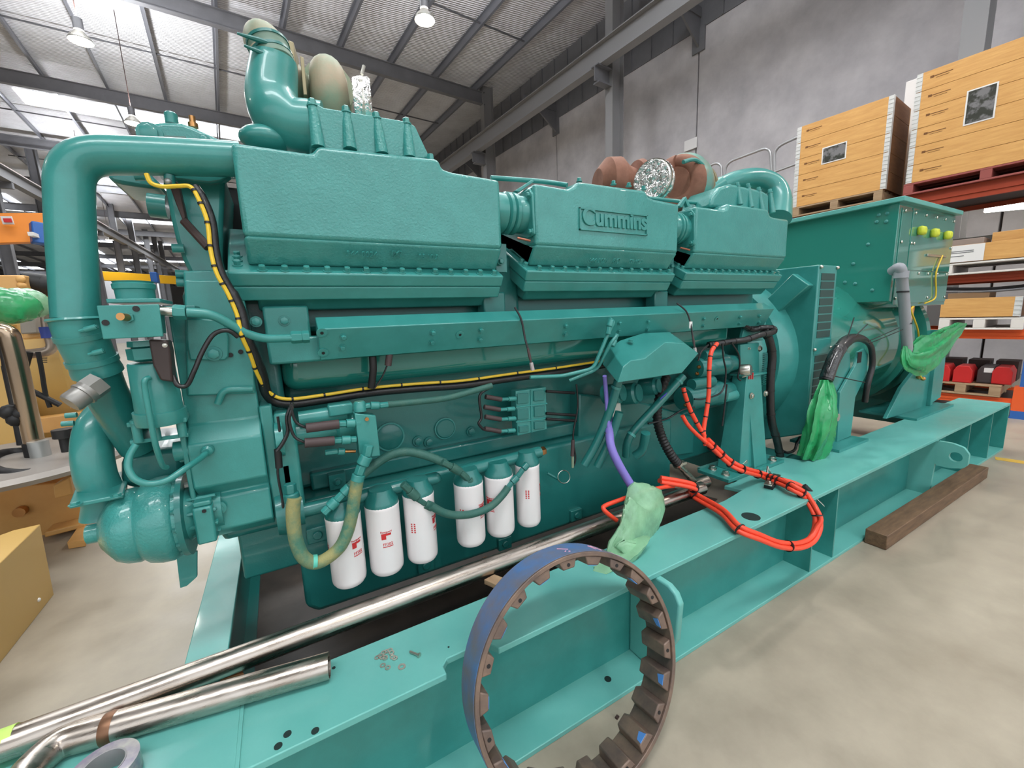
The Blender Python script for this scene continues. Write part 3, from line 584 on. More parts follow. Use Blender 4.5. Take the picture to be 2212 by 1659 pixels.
# vertical plate with the shut off solenoids
pl_ = G().prism(YS([(766, 893), (812, 898), (822, 985), (778, 990)], 1.42), (0, .05, 0)).out('fuel_block', TEAL, eng, .003)
G().lathe(PY(792, 905, 1.42), (0, -1, 0), [(0, .0065), (.006, .0065)], 12).out('brass_plug', BRASS, pl_)
G().lathe(PY(778, 888, 1.44), (0, 0, 1), [(0, .02), (.028, .02), (.034, .015)], 20).out('top_port', TEAL, pl_)
fitting([(785, 878), (800, 876), (820, 876), (838, 874)], 1.44, .013, par=pl_)
G().tube(spl(YS([(835, 874), (900, 868), (965, 860), (1010, 848), (1062, 833)], 1.46), 5), .012, 14).out('return_hose', DARKHOSE, eng)
for (a, b_, c, d, k) in ((661, 925, 732, 916, 1), (658, 957, 722, 952, 0)):
    s_ = G().tube([PY(a, b_, 1.42), PY(c, d, 1.42)], .0155, 16).out('solenoid_sleeve', BROWN, eng); fitting([(c, d), (c + 16, d - 1), (c + 36, d - 2), (c + 48, d - 3)], 1.43, .014, par=s_)
    G().tube(spl(YS([(a + 4, b_), (a - 22, b_ - 14), (a - 33, b_ - 50), (632, 880)], 1.43), 5), .0045, 8).out('solenoid_lead', BLACK, eng)
fitting([(702, 978), (730, 975), (745, 975)], 1.45, .012); G().tube([PY(745, 975, 1.45), PY(768, 975, 1.45)], .006, 10).out('brass_stub', BRASS, eng)
# cylindrical governor and gear drive behind the plate
G().lathe(PY(585, 945, 1.56), (1, 0, 0), [(0, .05), (.03, .052), (.035, .04), (.2, .04), (.21, .05), (.26, .048)], 26).out('drive_housing', TEAL, eng)
G().lathe(PY(596, 950, 1.50), (1, 0, 0), [(0, .055), (.022, .055)], 26).out('drive_flange', TEAL, eng)
G().lathe(PY(645, 905, 1.53), (1, 0, 0), [(0, .025), (.10, .028), (.15, .028)], 18).out('actuator_body', TEAL, eng)
G().box(PY(730, 890, 1.5).x - .03, PY(730, 890, 1.5).x + .05, 1.49, 1.55, 1.185, 1.225).out('actuator_cap', TEAL, eng, .006)
G().lathe(PY(598, 1110, 1.52), (1, 0, 0), [(0, .07), (.02, .075), (.035, .075), (.04, .055), (.08, .055)], 26).out('pump_flange', TEALD, eng)
G().box(-.04, .02, 1.50, 1.6, .84, 1.22).out('pump_adapter', TEAL, eng, .01)
# hoses
fitting([(797, 962), (792, 985), (782, 1005), (775, 1025), (771, 1040)], 1.385, .020)
lab(G().tube(spl(YS([(772, 1036), (768, 1060), (764, 1085), (760, 1112), (750, 1150), (734, 1182), (706, 1206), (680, 1216), (656, 1204), (642, 1176), (635, 1140), (633, 1100), (636, 1075)], 1.385), 5), .0205, 20).out('fuel_hose', TANHOSE, eng), 'tan and green worn hose looping under the filters')
p, q = PY(676, 1214, 1.385), PY(690, 1212, 1.385); G().lathe(p, q - p, [(0, .022), (.012, .022)], 20).out('hose_band', mat('light_teal_band', (90, 190, 170), .5), eng)
fitting([(699, 1108), (712, 1095), (728, 1080), (742, 1066), (756, 1052)], 1.42, .017)
G().tube(spl(YS([(750, 1058, 1.43), (780, 1028, 1.47), (815, 1000, 1.5), (846, 982, 1.5), (880, 976, 1.49), (921, 984, 1.47), (961, 1000, 1.45)], 1.45), 5), .0165, 16).out('fuel_hose', DARKHOSE, eng)
fitting([(955, 998), (975, 1008), (995, 1020), (1012, 1036), (1018, 1042)], 1.43, .016, m_=DARKHOSE)
fitting([(870, 1045), (885, 1060), (902, 1076), (918, 1088), (936, 1096)], 1.42, .0165, m_=DARKHOSE)
G().tube(spl(YS([(930, 1092), (960, 1108), (990, 1113), (1025, 1109), (1060, 1094), (1085, 1070), (1098, 1052)], 1.40), 5), .015, 16).out('fuel_hose', DARKHOSE, eng)
fitting([(1090, 1062), (1106, 1042), (1118, 1030), (1130, 1013), (1140, 1002)], 1.41, .0145, m_=TEALD)
fitting([(634, 1102), (632, 1082), (628, 1064), (626, 1045)], 1.40, .0215, m_=TEALD)
# pipe loop around the headers on the left
G().tube(spl(YS([(600, 900), (606, 960), (600, 1020), (610, 1080), (614, 1130)], 1.46), 5), .004, 8).out('sensor_wire', BLACK, eng)
G().tube([PY(600, 970, 1.46), PY(603, 1010, 1.46)], .011, 10).out('wire_sleeve', RUBBER, eng)
# controller box with connectors
cb = G().prism(YS([(1114, 845), (1180, 836), (1182, 928), (1118, 942)], 1.58), (0, .05, 0)).out('control_module', TEAL, eng, .004)
for a, b_ in (((1114, 880), (1182, 872)), ((1114, 912), (1182, 904)), ((1147, 842), (1149, 934))): G().tube([PY(*a, 1.577), PY(*b_, 1.577)], .0035, 6).out('module_rib', TEAL, cb)
for px, py, w_, h_ in ((1130, 862, 24, 22), (1165, 856, 22, 22), (1130, 896, 24, 22), (1166, 890, 22, 22), (1132, 928, 20, 14), (1166, 920, 22, 16)):
    G().prism(YS([(px - w_ / 2, py - h_ / 2), (px + w_ / 2, py - h_ / 2 - 2), (px + w_ / 2, py + h_ / 2 - 2), (px - w_ / 2, py + h_ / 2)], 1.572), (0, .012, 0)).out('module_pad', TEALD, cb, .002)
for px, py in ((1083, 862), (1080, 884), (1082, 905), (1081, 931)):
    fitting([(px, py + 1), (px + 15, py), (px + 32, py - 1)], 1.565, .010, 'connector', TEAL, cb); G().tube([PY(px - 34, py - 5, 1.56), PY(px, py + 1, 1.56)], .0105, 10).out('connector_boot', BROWN, cb)
for px, py in ((1196, 845), (1198, 893), (1200, 905)): G().tube(spl(YS([(1180, py), (px + 10, py + 2), (px + 45, py + 4)], 1.57), 4), .007, 8).out('connector_boot', RUBBER, cb)
G().tube(spl(YS([(1058, 838), (1036, 855), (1040, 900), (1034, 915), (1045, 928)], 1.55), 5), .006, 8).out('connector_loom', BLACK, eng)
G().tube(spl(YS([(1245, 830), (1248, 880), (1238, 940), (1243, 990), (1238, 1008)], 1.52), 5), .0045, 8).out('dangling_wire', BLACK, eng)
G().tube([PY(1238, 950, 1.52), PY(1236, 985, 1.52)], .009, 10).out('wire_sleeve', BROWN, eng)
G().tube([PY(1237, 985, 1.52), PY(1237, 1010, 1.52)], .0065, 10).out('wire_plug', BEIGE, eng)
G().tube([PY(1218 + 13 * cos(a), 1030 + 14 * sin(a), 1.56) for a in [2 * pi * i / 20 for i in range(20)]], .0025, 6, closed=True).out('dipstick_ring', ZINC, eng)
G().tube([PY(1182, 1022, 1.58), PY(1206, 1035, 1.57)], .007, 8).out('dipstick_tube', TEALD, eng)
# wiring loom with the yellow sheath
LO = [(372, 385, 1.46), (366, 404, 1.46), (412, 404, 1.44), (430, 432, 1.43), (448, 480, 1.42), (455, 540, 1.41), (468, 590, 1.40), (492, 634, 1.40), (512, 680, 1.40), (522, 725, 1.40), (540, 765, 1.43), (556, 808, 1.47), (580, 846, 1.52), (620, 862, 1.53), (700, 853, 1.54), (800, 838, 1.55), (900, 829, 1.55), (1000, 822, 1.55), (1100, 808, 1.55), (1200, 795, 1.56), (1310, 778, 1.58)]
lm = G().tube(spl([PY(a + (9 if b_ < 850 and a < 570 else 0), b_ + (10 if a >= 570 else 0), c + .02) for a, b_, c in LO[2:]], 6), [.012 if i < 30 else .016 for i in range(109)], 12).out('wiring_loom', BLACK, eng)
YP = [(316, 375, 1.46), (326, 395, 1.46), (352, 403, 1.46), (385, 402, 1.45)] + LO[2:]
ys_ = G().tube(spl([PY(a, b_, c) for a, b_, c in YP], 6), .0055, 8).out('yellow_sheath', YEL, eng)
pth = spl([PY(a, b_, c) for a, b_, c in YP], 6)
for i in range(26, len(pth) - 2, 5):
    p = pth[i]; d = (pth[i + 1] - p).normalized(); G().lathe(p - d * .002, d, [(0, .0072), (.006, .0072)], 10).out('cable_tie', BLACK, ys_)
G().tube(spl(YS([(805, 770, 1.52), (806, 800, 1.52), (802, 838, 1.53)], 1.5), 4), .013, 12).out('breather_hose', RUBBER, eng)
G().tube([PY(842, 762, 1.5), PY(838, 790, 1.5)], .012, 10).out('sensor_boot', BROWN, eng); G().tube(spl(YS([(836, 790), (825, 815), (808, 840)], 1.52), 4), .003, 6).out('sensor_wire', BLACK, eng)
G().tube(spl(YS([(632, 870), (620, 900), (622, 930), (612, 955), (598, 975)], 1.44), 5), .006, 8).out('branch_loom', BLACK, eng)
# two sensor leads draped over the rail
for pp, cl in (([(1112, 664, 1.45), (1126, 690, 1.425), (1134, 730, 1.40), (1140, 752, 1.39)], (1151, 800)), ([(1462, 655, 1.45), (1482, 672, 1.425), (1491, 696, 1.41), (1496, 725, 1.39)], (1503, 765))):
    l_ = G().tube(spl([PY(*q) for q in pp], 5), .0045, 8).out('sensor_lead', BLACK, eng); a, b_ = PY(*pp[-1]), PY(*cl, 1.38); m_ = a.lerp(b_, .65)
    G().tube([a, a.lerp(m_, .5), m_], [.005, .0065, .004], 8).out('lead_boot', BROWN, l_); G().tube([m_, b_], .008, 8).out('lead_connector', mat('clear_connector', (190, 180, 180), .2, .3), l_)
p = PY(1492, 702, 1.405); G().obox(p, (.022, 0, 0), (0, .003, 0), (0, 0, .034)).out('lead_tag', PAPER, eng)
# small twin pipes from the rail to the heat shield
p = onrail(1316, 690); t_ = G().tube(fillet([p, p + V((.0, -.03, -.01)), PY(1313, 722, 1.39), PY(1282, 796, 1.42), PY(1215, 812, 1.47), PY(1145, 815, 1.5)], .03), .0085, 12).out('fuel_pipe', TEAL, eng)
fitting([(1316, 690), (1320, 692), (1316, 706), (1313, 722)], 1.385, .014, par=t_)
t_ = G().tube(fillet([PY(1331, 726, 1.38), PY(1320, 740, 1.38), PY(1290, 798, 1.44), PY(1230, 822, 1.5)], .03), .008, 12).out('fuel_pipe', TEAL, eng); fitting([(1333, 722), (1328, 735), (1322, 748)], 1.385, .012, par=t_)
# pipe from the front bracket to the rail
t_ = G().tube(fillet([PY(404, 675, 1.38), PY(458, 678, 1.38), PY(552, 733, 1.42), PY(640, 730, 1.45)], .05), .0125, 14).out('fuel_supply_pipe', TEAL, eng)
for a, b_ in (((374, 674), (402, 675)), ((628, 729), (652, 728)), ((652, 728), (668, 727))): P = PY(*a, 1.38 if a[0] < 500 else 1.45); Q = PY(*b_, 1.38 if a[0] < 500 else 1.45); G().lathe(P, Q - P, [(0, .018), (.006, .020), ((Q - P).length, .019)], 6).out('union_nut', TEAL, t_, .001)
G().tube([PY(344, 672, 1.38), PY(374, 674, 1.38)], .012, 12).out('union_stub', ZINC, t_)
# ================================================================ FRONT END OF THE ENGINE
def pp(pts, y, d, name, m_=TEAL, par=None, bev=.006): return G().prism(YS(pts, y), (0, d, 0)).out(name, m_, par or eng, bev)
G().box(-.24, .0, 1.62, 2.5, .78, 1.62).out('timing_housing', TEALD, eng, .02)
pp([(352, 380), (486, 376), (482, 470), (480, 560), (490, 600), (440, 603), (412, 598), (394, 560), (380, 520), (368, 470)], 1.62, .5, 'thermostat_housing', TEAL, bev=.012)
pp([(395, 585), (508, 582), (516, 640), (398, 640)], 1.56, .4, 'housing_neck', TEAL)
G().tube([PY(322, 443, 1.66), PY(362, 448, 1.66)], .034, 24).out('port_boss', TEAL, eng)
for px, py in ((384, 536), (392, 592), (394, 610)): G().tube([PY(px - 12, py, 1.6), PY(px + 14, py + 1, 1.6)], .013, 12).out('port_plug', TEAL, eng)
pp([(305, 268), (352, 262), (392, 264), (415, 272), (470, 298), (505, 300), (505, 330), (300, 330)], 1.74, .3, 'coolant_manifold', TEALC, bev=.012)
pp([(346, 291), (402, 293), (404, 309), (349, 308)], 1.735, .01, 'cast_recess', mat('recess_grey', (84, 110, 104), .6))
G().lathe(PY(372, 268, 1.8), (0, 0, 1), [(0, .018), (.03, .018), (.034, .014)], 12).out('filler_neck', TEAL, eng)
G().lathe(PY(418, 276, 1.8), (0, 0, 1), [(0, .014), (.014, .014), (.015, .009), (.035, .009)], 12).out('brass_sender', BRASS, eng)
G().hexb(PY(324, 290, 1.73), (0, -1, 0), .024, .02).out('bolt', TEAL, eng); G().hexb(PY(442, 305, 1.73), (0, -1, 0), .014, .014).out('bolt', TEAL, eng)
pp([(228, 374), (320, 372), (350, 400), (330, 408), (262, 397), (240, 392)], 1.7, .2, 'coolant_manifold_arm', TEALD, bev=.01)
pp([(362, 374), (500, 376), (478, 392), (452, 396), (380, 388)], 1.6, .05, 'mount_plate', TEAL)
G().tube([PY(290, 381, 1.66), PY(312, 381, 1.66)], .012, 10).out('stud', TEAL, eng)
pp([(362, 390), (384, 392), (402, 470), (396, 480), (380, 440)], 1.56, .04, 'dark_bracket', DARKB, bev=.003)
G().tube([PY(398, 478, 1.56), PY(450, 535, 1.52)], .012, 8).out('dark_bracket_arm', DARKB, eng)
G().tube([PY(366, 378, 1.5), PY(367, 404, 1.5)], .013, 12).out('clip_post', TEALD, eng); G().ball(PY(363, 392, 1.49), .009).out('clip_ball', GALV, eng)
# big coolant pipe
bp = fillet([PY(524, 345, 1.50), PY(322, 337, 1.50), PY(149, 334, 1.50), PY(152, 470, 1.49), PY(166, 690, 1.475)], .12, 8)
big = G().tube(bp, .047, 36).out('coolant_crossover_pipe', TEAL, eng)
hs = [PY(166, 688, 1.475), PY(176, 725, 1.475), PY(200, 778, 1.49), PY(213, 806, 1.50)]
G().tube(spl(hs, 5), [.053, .054, .052, .0515, .051, .051, .0505, .0505, .050, .050, .050, .0505, .0515, .053, .053, .053], 32).out('hose_coupling', TEAL, big)
G().lathe(hs[0], hs[1] - hs[0], [(-.002, .0555), (.003, .0585), (.006, .0555)], 32).out('hose_lip', TEAL, big)
for a, b_ in (((172, 716), (211, 705)), ((192, 766), (226, 757))): P, Q = PY(*a, 1.42), PY(*b_, 1.415); G().tube([P, Q], .0045, 8).tube([P.lerp(Q, .3), P.lerp(Q, .95)], .007, 10).out('clamp_bolt', TEAL, big)
for k in (1, 2): G().lathe(hs[k], hs[2] - hs[1], [(-.007, .0535), (.007, .0535)], 32).out('hose_clamp', TEAL, big)
G().tube(spl([PY(211, 800, 1.50), PY(232, 852, 1.52), PY(262, 905, 1.55), PY(300, 965, 1.6)], 5), .046, 32).out('lower_coolant_pipe', TEALD, big)
# gear case
X0, X1 = -.262, -.075
g = G(); g.prism([(X0, y, z) for y, z in ((1.52, 1.56), (1.515, 1.215), (1.468, 1.165), (1.462, 1.035), (1.50, .998), (1.485, .985), (1.478, .885), (1.52, .85), (1.9, .85), (1.9, 1.56))], (X1 - X0, 0, 0)); gc = g.out('gear_case', TEAL, eng, .005, 2)
g = G(); g.box(-.168, -.162, 1.458, 1.5, .90, 1.17); 
pp([(398, 605), (520, 605), (538, 700), (548, 760), (552, 850), (404, 856), (399, 700)], 1.50, .3, 'front_cover', TEAL, bev=.005)
pp([(402, 688), (474, 690), (486, 706), (494, 730), (494, 770), (486, 778), (410, 778), (404, 748)], 1.488, .012, 'cover_pad', TEAL, bev=.004)
G().hexb(PY(462, 764, 1.488), (0, -1, 0), .015, .014).out('bolt', TEAL, eng)
for px, py in ((520, 760), (498, 767)): G().lathe(PY(px, py, 1.497), (0, -1, 0), [(0, .007), (.002, .007)], 12).out('dark_hole', RUBBER, gc)
G().tube(fillet([PY(546, 840, 1.492), PY(482, 842, 1.492), PY(470, 872, 1.497)], .02), .010, 10).out('cast_ridge', TEAL, gc)
g = G(); a = PY(425, 1085, 1.45); g.box(a.x - .012, a.x + .036, 1.432, 1.50, .872, .985); g.out('corner_block', TEAL, gc, .006)
g = G(); g.box(a.x - .010, a.x + .034, 1.44, 1.5, .985, 1.0); g.out('corner_cap', TEAL, gc, .004)
G().lathe(PY(441, 1104, 1.43), (0, -1, 0), [(0, .0055), (.0015, .0055)], 12).out('dark_hole', RUBBER, gc)
G().lathe(PY(473, 1097, 1.476), (0, -1, 0), [(0, .020), (.006, .020), (.007, .012), (.010, .012)], 24).out('boss', TEAL, gc); G().lathe(PY(473, 1097, 1.465), (0, -1, 0), [(0, .0045), (.001, .0045)], 10).out('dark_hole', RUBBER, gc)
G().box(-.275, -.262, 1.47, 1.9, .99, 1.24).out('case_flange', TEAL, gc, .003)
for z in (1.20, 1.12, 1.04): G().hexb((-.275, 1.50, z), (-1, 0, 0), .009, .014).out('bolt', GALV if z < 1.1 else TEAL, gc)
G().box(-.075, -.04, 1.50, 1.9, .87, 1.25).out('rear_flange', TEAL, gc, .006)
G().hexb(PY(606, 955, 1.48), (0, -1, 0), .010, .008).out('bolt', TEAL, gc)
# water pump
pc_ = V((-.47, 1.52, .945)); pump = G().lathe(pc_, (1, 0, 0), [(-.052, .022), (-.05, .026), (-.02, .027), (-.015, .055), (0, .075), (.015, .094), (.035, .104), (.06, .108), (.07, .104), (.085, .118), (.11, .125), (.135, .126), (.15, .118), (.155, .112), (.165, .112)], 44).out('water_pump', TEALC, eng)
G().lathe(pc_ + V((.165, 0, 0)), (1, 0, 0), [(0, .122), (.014, .122)], 40).out('pump_seam_flange', TEALD, pump)
for k in range(14): a = 2 * pi * k / 14; G().hexb(pc_ + V((.165, -.112 * cos(a), .112 * sin(a))), (-1, 0, 0), .007, .010).out('bolt', TEALD, pump)
G().lathe(pc_ + V((.175, 0, 0)), (1, 0, 0), [(0, .085), (.02, .07), (.05, .062), (.09, .062)], 36).out('pump_neck', TEAL, pump)
for a in (-.9, -.3, .3, .9, 2.2): G().obox(pc_ + V((.215, -.066 * cos(a), .066 * sin(a))), (.08, 0, 0), (0, -.02 * cos(a) - .004, .02 * sin(a)), (0, .010 * sin(a), .010 * cos(a))).out('pump_web', TEAL, pump, .002)
zf = 1.045; fp = [PZ(*q, zf) for q in ((150, 1100), (268, 1076), (284, 1022), (172, 1044))]
fl_ = G().prism(fp, (0, 0, .012)).out('inlet_flange', TEAL, pump, .003)
for q in ((163, 1090), (253, 1072)): G().hexb(PZ(*q, zf + .012), (0, 0, 1), .010, .008).out('bolt', TEAL, fl_)
cf = (fp[0] + fp[1] + fp[2] + fp[3]) / 4
G().lathe(cf + V((.0, .0, -.075)), (0, 0, 1), [(0, .06), (.04, .05), (.075, .055)], 28).out('inlet_throat', TEAL, pump)
eb = [cf + V((0, -.002, 0)), cf + V((-.006, -.003, .05)), cf + V((-.006, .01, .12)), cf + V((.002, .045, .18)), cf + V((.02, .11, .215)), cf + V((.04, .2, .225))]
G().tube(spl(eb, 6), .047, 32).out('inlet_elbow', TEAL, pump)
P, Q = PY(217, 826, 1.44), PY(150, 872, 1.40); D = Q - P; L_ = D.length
G().lathe(P, D, [(0, .030), (L_ * .38, .030)], 6).out('drain_union_nut', mat('dull_zinc', (150, 148, 144), .45, .7), eng); G().lathe(P + D * .38, D, [(0, .029), (L_ * .12, .027), (L_ * .13, .030), (L_ * .2, .030), (L_ * .21, .026), (L_ * .55, .026), (L_ * .62, .023)], 28).out('drain_union', mat('dull_zinc', (150, 148, 144), .45, .7), eng)
for a, b_ in (((141, 898), (166, 896)), ((133, 916), (160, 914))): G().tube([PY(*a, 1.5), PY(*b_, 1.5)], .007, 10).out('stud', TEAL, eng)
# bracket, cylinder and flanges of the priming valve
fb = thing('valve_assembly', 'x', 'valve'); bpy.data.objects.remove(fb)
br = pp([(208, 660), (343, 657), (353, 727), (222, 733)], 1.335, .006, 'valve_bracket', TEAL, bev=.002)
pp([(212, 664), (340, 660), (347, 722), (226, 728)], 1.345, .07, 'valve_block', TEALD, br, .004)
for q in ((294, 667), (228, 697)): G().lathe(PY(*q, 1.334), (0, -1, 0), [(0, .007), (.001, .007)], 14).out('dark_hole', RUBBER, br)
P = PY(276, 686, 1.334); G().lathe(P, (0, -1, 0), [(0, .013), (.008, .013)], 6).out('nut', TEAL, br); G().lathe(P + V((0, -.008, 0)), (-.3, -1, .1), [(0, .009), (.022, .009)], 16).out('brass_stub', BRASS, br)
G().lathe(PY(296, 652, 1.46), (0, 0, 1), [(0, .040), (.03, .041), (.033, .044), (.045, .0445), (.048, .041), (.052, .043)], 30).out('stub_pipe', TEAL, br)
G().box(*[PY(238, 650, 1.4).x, PY(352, 650, 1.4).x], 1.37, 1.52, PY(296, 652, 1.45).z - .006, PY(296, 652, 1.45).z + .004).out('top_plate', TEAL, br, .002)
G().box(PY(250, 660, 1.45).x, PY(425, 660, 1.45).x, 1.42, 1.5, PY(350, 662, 1.45).z - .01, PY(350, 662, 1.45).z).out('mount_arm', TEALD, br, .002)
a, b_ = PY(316, 735, 1.43), PY(326, 782, 1.43); ax = b_ - a
G().lathe(a, ax, [(0, .04), (.015, .042), (.018, .034), (.02, .046), (.048, .046), (.055, .03)], 6).out('union_nut', TEAL, br)
a, b_ = PY(326, 782, 1.43), PY(350, 912, 1.44); ax = b_ - a; L_ = ax.length
cy = G().lathe(a, ax, [(0, .046), (.004, .049), (L_ * .78, .052), (L_ * .785, .058), (L_ * .95, .058), (L_, .056)], 36).out('valve_cylinder', TEAL, br)
zp = b_.z - .004; G().prism([PZ(*q, zp) for q in ((274, 924), (404, 912), (412, 893), (300, 902))], (0, 0, .013)).out('square_plate', TEAL, br, .002)
zq = zp - .045; G().prism([PZ(*q, zq) for q in ((281, 961), (408, 944), (412, 928), (300, 938))], (0, 0, .011)).out('square_plate', TEAL, br, .002)
for q in ((296, 945), (392, 932), (335, 940)): c = PZ(*q, zq + .02); G().cyl(c + V((0, .01, -.015)), c + V((0, .01, .045)), .011, n=12).out('spacer', TEAL, br)
for q in ((291, 914),): G().hexb(PZ(*q, zp + .013), (0, 0, 1), .008, .006).out('bolt', TEAL, br)
pp([(320, 733), (362, 735), (368, 760), (374, 826), (346, 822), (330, 790)], 1.365, .05, 'actuator_box', mat('brown_plastic', (58, 46, 44), .5), br, .005)
G().hexb(PY(356, 746, 1.364), (0, -1, 0), .004, .004).out('screw', ZINC, br)
G().tube(spl(YS([(374, 812, 1.38), (384, 832, 1.37), (404, 832, 1.37), (420, 800, 1.37), (438, 758, 1.38), (462, 722, 1.39), (492, 714, 1.39), (514, 728, 1.40)], 1.38), 6), .0062, 10).out('actuator_lead', BLACK, br)
G().tube(spl(YS([(322, 816, 1.37), (313, 822, 1.36), (313, 840, 1.36), (322, 890, 1.36), (336, 960, 1.37), (350, 1003, 1.40), (360, 1010, 1.42)], 1.38), 6), .0068, 12).out('vent_pipe', TEAL, br)
G().tube(spl(YS([(294, 960, 1.38), (280, 985, 1.37), (278, 1012, 1.36), (292, 1035, 1.35), (322, 1045, 1.35), (360, 1038, 1.35), (400, 1012, 1.37), (430, 992, 1.41), (444, 980, 1.44)], 1.38), 6), .0085, 12).out('bleed_hose', TEAL, br)
G().lathe(PY(450, 972, 1.465), (-.2, -1, 0), [(0, .016), (.014, .016), (.02, .010)], 14).out('bleed_port', TEAL, br)
pp([(258, 990), (300, 975), (395, 965), (400, 1040), (300, 1060), (258, 1050)], 1.60, .3, 'lower_front_casting', TEALD, bev=.02)
G().lathe(PY(378, 975, 1.5), (1, 0, 0), [(0, .030), (.05, .030)], 24).out('idler_boss', TEAL, eng)
pp([(262, 930), (290, 925), (300, 975), (285, 985)], 1.58, .05, 'strap', OLIVE, bev=.002)
G().prism(YS([(378, 1180), (404, 1190), (426, 1192), (426, 1246), (404, 1266), (389, 1271)], 1.60), (0, .012, 0)).out('gusset', TEAL, skid, .002)
# ================================================================ REAR RIGHT SIDE OF THE ENGINE
fr = [(1346, 793), (1334, 827), (1473, 806), (1509, 763), (1479, 742), (1437, 739), (1392, 775), (1362, 779)]
bk = [(1316, 751), (1301, 787), (1440, 795), (1496, 765), (1462, 728), (1446, 717), (1389, 719), (1340, 735)]
sh = G().hull(YS(fr, 1.30), YS(bk, 1.47)).out('heat_shield', TEAL, eng, .003); G().hexb(PY(1362, 738, 1.42), (0, -.3, 1), .010, .01).out('bolt', TEAL, sh)
for pts, r in (([(1336, 822), (1318, 884), (1292, 950), (1262, 1004)], .021), ([(1476, 812), (1424, 870), (1362, 940), (1352, 985)], .020), ([(1338, 890), (1318, 950), (1290, 1008)], .02), ([(1395, 935), (1388, 970), (1372, 985)], .023)):
    G().tube(spl([PY(*p, 1.40 + .03 * i) for i, p in enumerate(pts)], 5), r, 16).out('cooling_hose', TEALD, eng)
for a, b_ in (((1332, 834), (1329, 842)), ((1468, 822), (1462, 828)), ((1366, 936), (1360, 944))): P, Q = PY(*a, 1.405), PY(*b_, 1.41); G().lathe(P, Q - P, [(0, .0235), (.012, .0235)], 20).out('hose_band', TEAL, eng)
p, q = PY(1426, 862, 1.405), PY(1440, 850, 1.405); G().obox((p + q) / 2, q - p, (0, .002, 0), (.012, 0, .014)).out('blue_paint_mark', mat('blue_marker', (60, 60, 170), .6), eng, .001)
for px, py, r in ((1365, 850, .055), (1408, 835, .045), (1330, 850, .05)): G().lathe(PY(px, py, 1.50), (.4, -1, .2), [(-.06, r), (.02, r), (.03, r * .8), (.04, r * .8)], 28).out('pulley_housing', TEALD, eng)
pp([(1322, 872), (1340, 870), (1343, 898), (1324, 901)], 1.50, .004, 'data_plate', mat('pale_plate', (190, 190, 180), .5), bev=0)
pp([(1252, 850), (1390, 870), (1500, 900), (1500, 980), (1250, 1010)], 1.66, .2, 'rear_sump_side', TEALD, bev=.01)
# starter motors
def starter(px, py, y, r, l):
    c = PY(px, py, y); s_ = G().lathe(c, (1, 0, 0), [(-.012, r * .5), (-.008, r * .95), (0, r), (l * .62, r), (l * .64, r * 1.08), (l * .72, r * 1.08), (l * .74, r * .9), (l, r * .8)], 28).out('starter_motor', TEALD, eng)
    G().lathe(c + V((.02, -.03, r * 1.2)), (1, 0, 0), [(0, r * .45), (l * .45, r * .45)], 18).out('solenoid', TEALD, s_)
    for dy, dz in ((-.03, .01), (-.02, -.03)): G().hexb(c + V((-.01, dy, dz)), (-1, 0, 0), .008, .014).out('terminal', BRASS, s_)
    return s_
starter(1503, 795, 1.56, .062, .36); starter(1478, 862, 1.56, .072, .42); starter(1560, 830, 1.62, .045, .25)
G().lathe(PY(1560, 858, 1.52), (1, 0, 0), [(0, .035), (.12, .035)], 20).out('oil_cooler_end', TEAL, eng)
pp([(1600, 745), (1640, 740), (1640, 830), (1612, 815), (1600, 790)], 1.50, .02, 'rear_bracket', TEAL, bev=.003)
pp([(1610, 700), (1655, 695), (1650, 735), (1600, 740)], 1.52, .02, 'rear_bracket', TEAL, bev=.003)
for q in ((1641, 753), (1617, 753)): G().hexb(PY(*q, 1.50), (0, -1, 0), .014 if q[0] > 1630 else .006, .012).out('bolt', ZINC, eng)
# flywheel housing and coupling bell
fy = 2.1; fz = 1.12
G().lathe((2.72, fy, fz), (1, 0, 0), [(0, .50), (.06, .54), (.14, .54), (.15, .50), (.22, .50), (.23, .57), (.30, .60), (.37, .62)], 72).out('flywheel_housing', TEAL, eng)
for k in range(16): z = .98 + k * .014; G().box(2.80, 2.93, 1.548, 1.56, z, z + .004).out('vent_louvre', TEALD, eng)
# engine foot on the skid plate
ft = G().box(2.22, 2.82, 1.39, 1.60, ZT + .001, ZT + .022).out('engine_foot', TEAL, eng, .003)
g = G(); g.hull([(2.36, 1.415, ZT + .022), (2.66, 1.415, ZT + .022), (2.66, 1.56, ZT + .022), (2.36, 1.56, ZT + .022)], [(2.475, 1.47, 1.075), (2.63, 1.47, 1.075), (2.63, 1.56, 1.075), (2.475, 1.56, 1.075)]); ped = g.out('foot_pedestal', TEAL, ft, .003)
g = G(); g.prism([(2.49, 1.395, ZT + .022), (2.50, 1.47, .99), (2.50, 1.50, .99), (2.49, 1.50, ZT + .022)], (.012, 0, 0)); g.out('pedestal_rib', TEAL, ft)
G().box(2.46, 2.68, 1.46, 1.57, 1.075, 1.085).out('pedestal_top', TEAL, ft, .002)
for x, y in ((2.45, 1.405), (2.75, 1.43), (2.28, 1.45), (2.30, 1.55)): G().hexb((x, y, ZT + .022), (0, 0, 1), .018, .024).out('bolt', ZINC, ft)
for q in ((1623, 855), (1653, 850)): G().hexb(PY(*q, 1.455), (0, -1, 0), .014, .014).out('bolt', ZINC, ft)
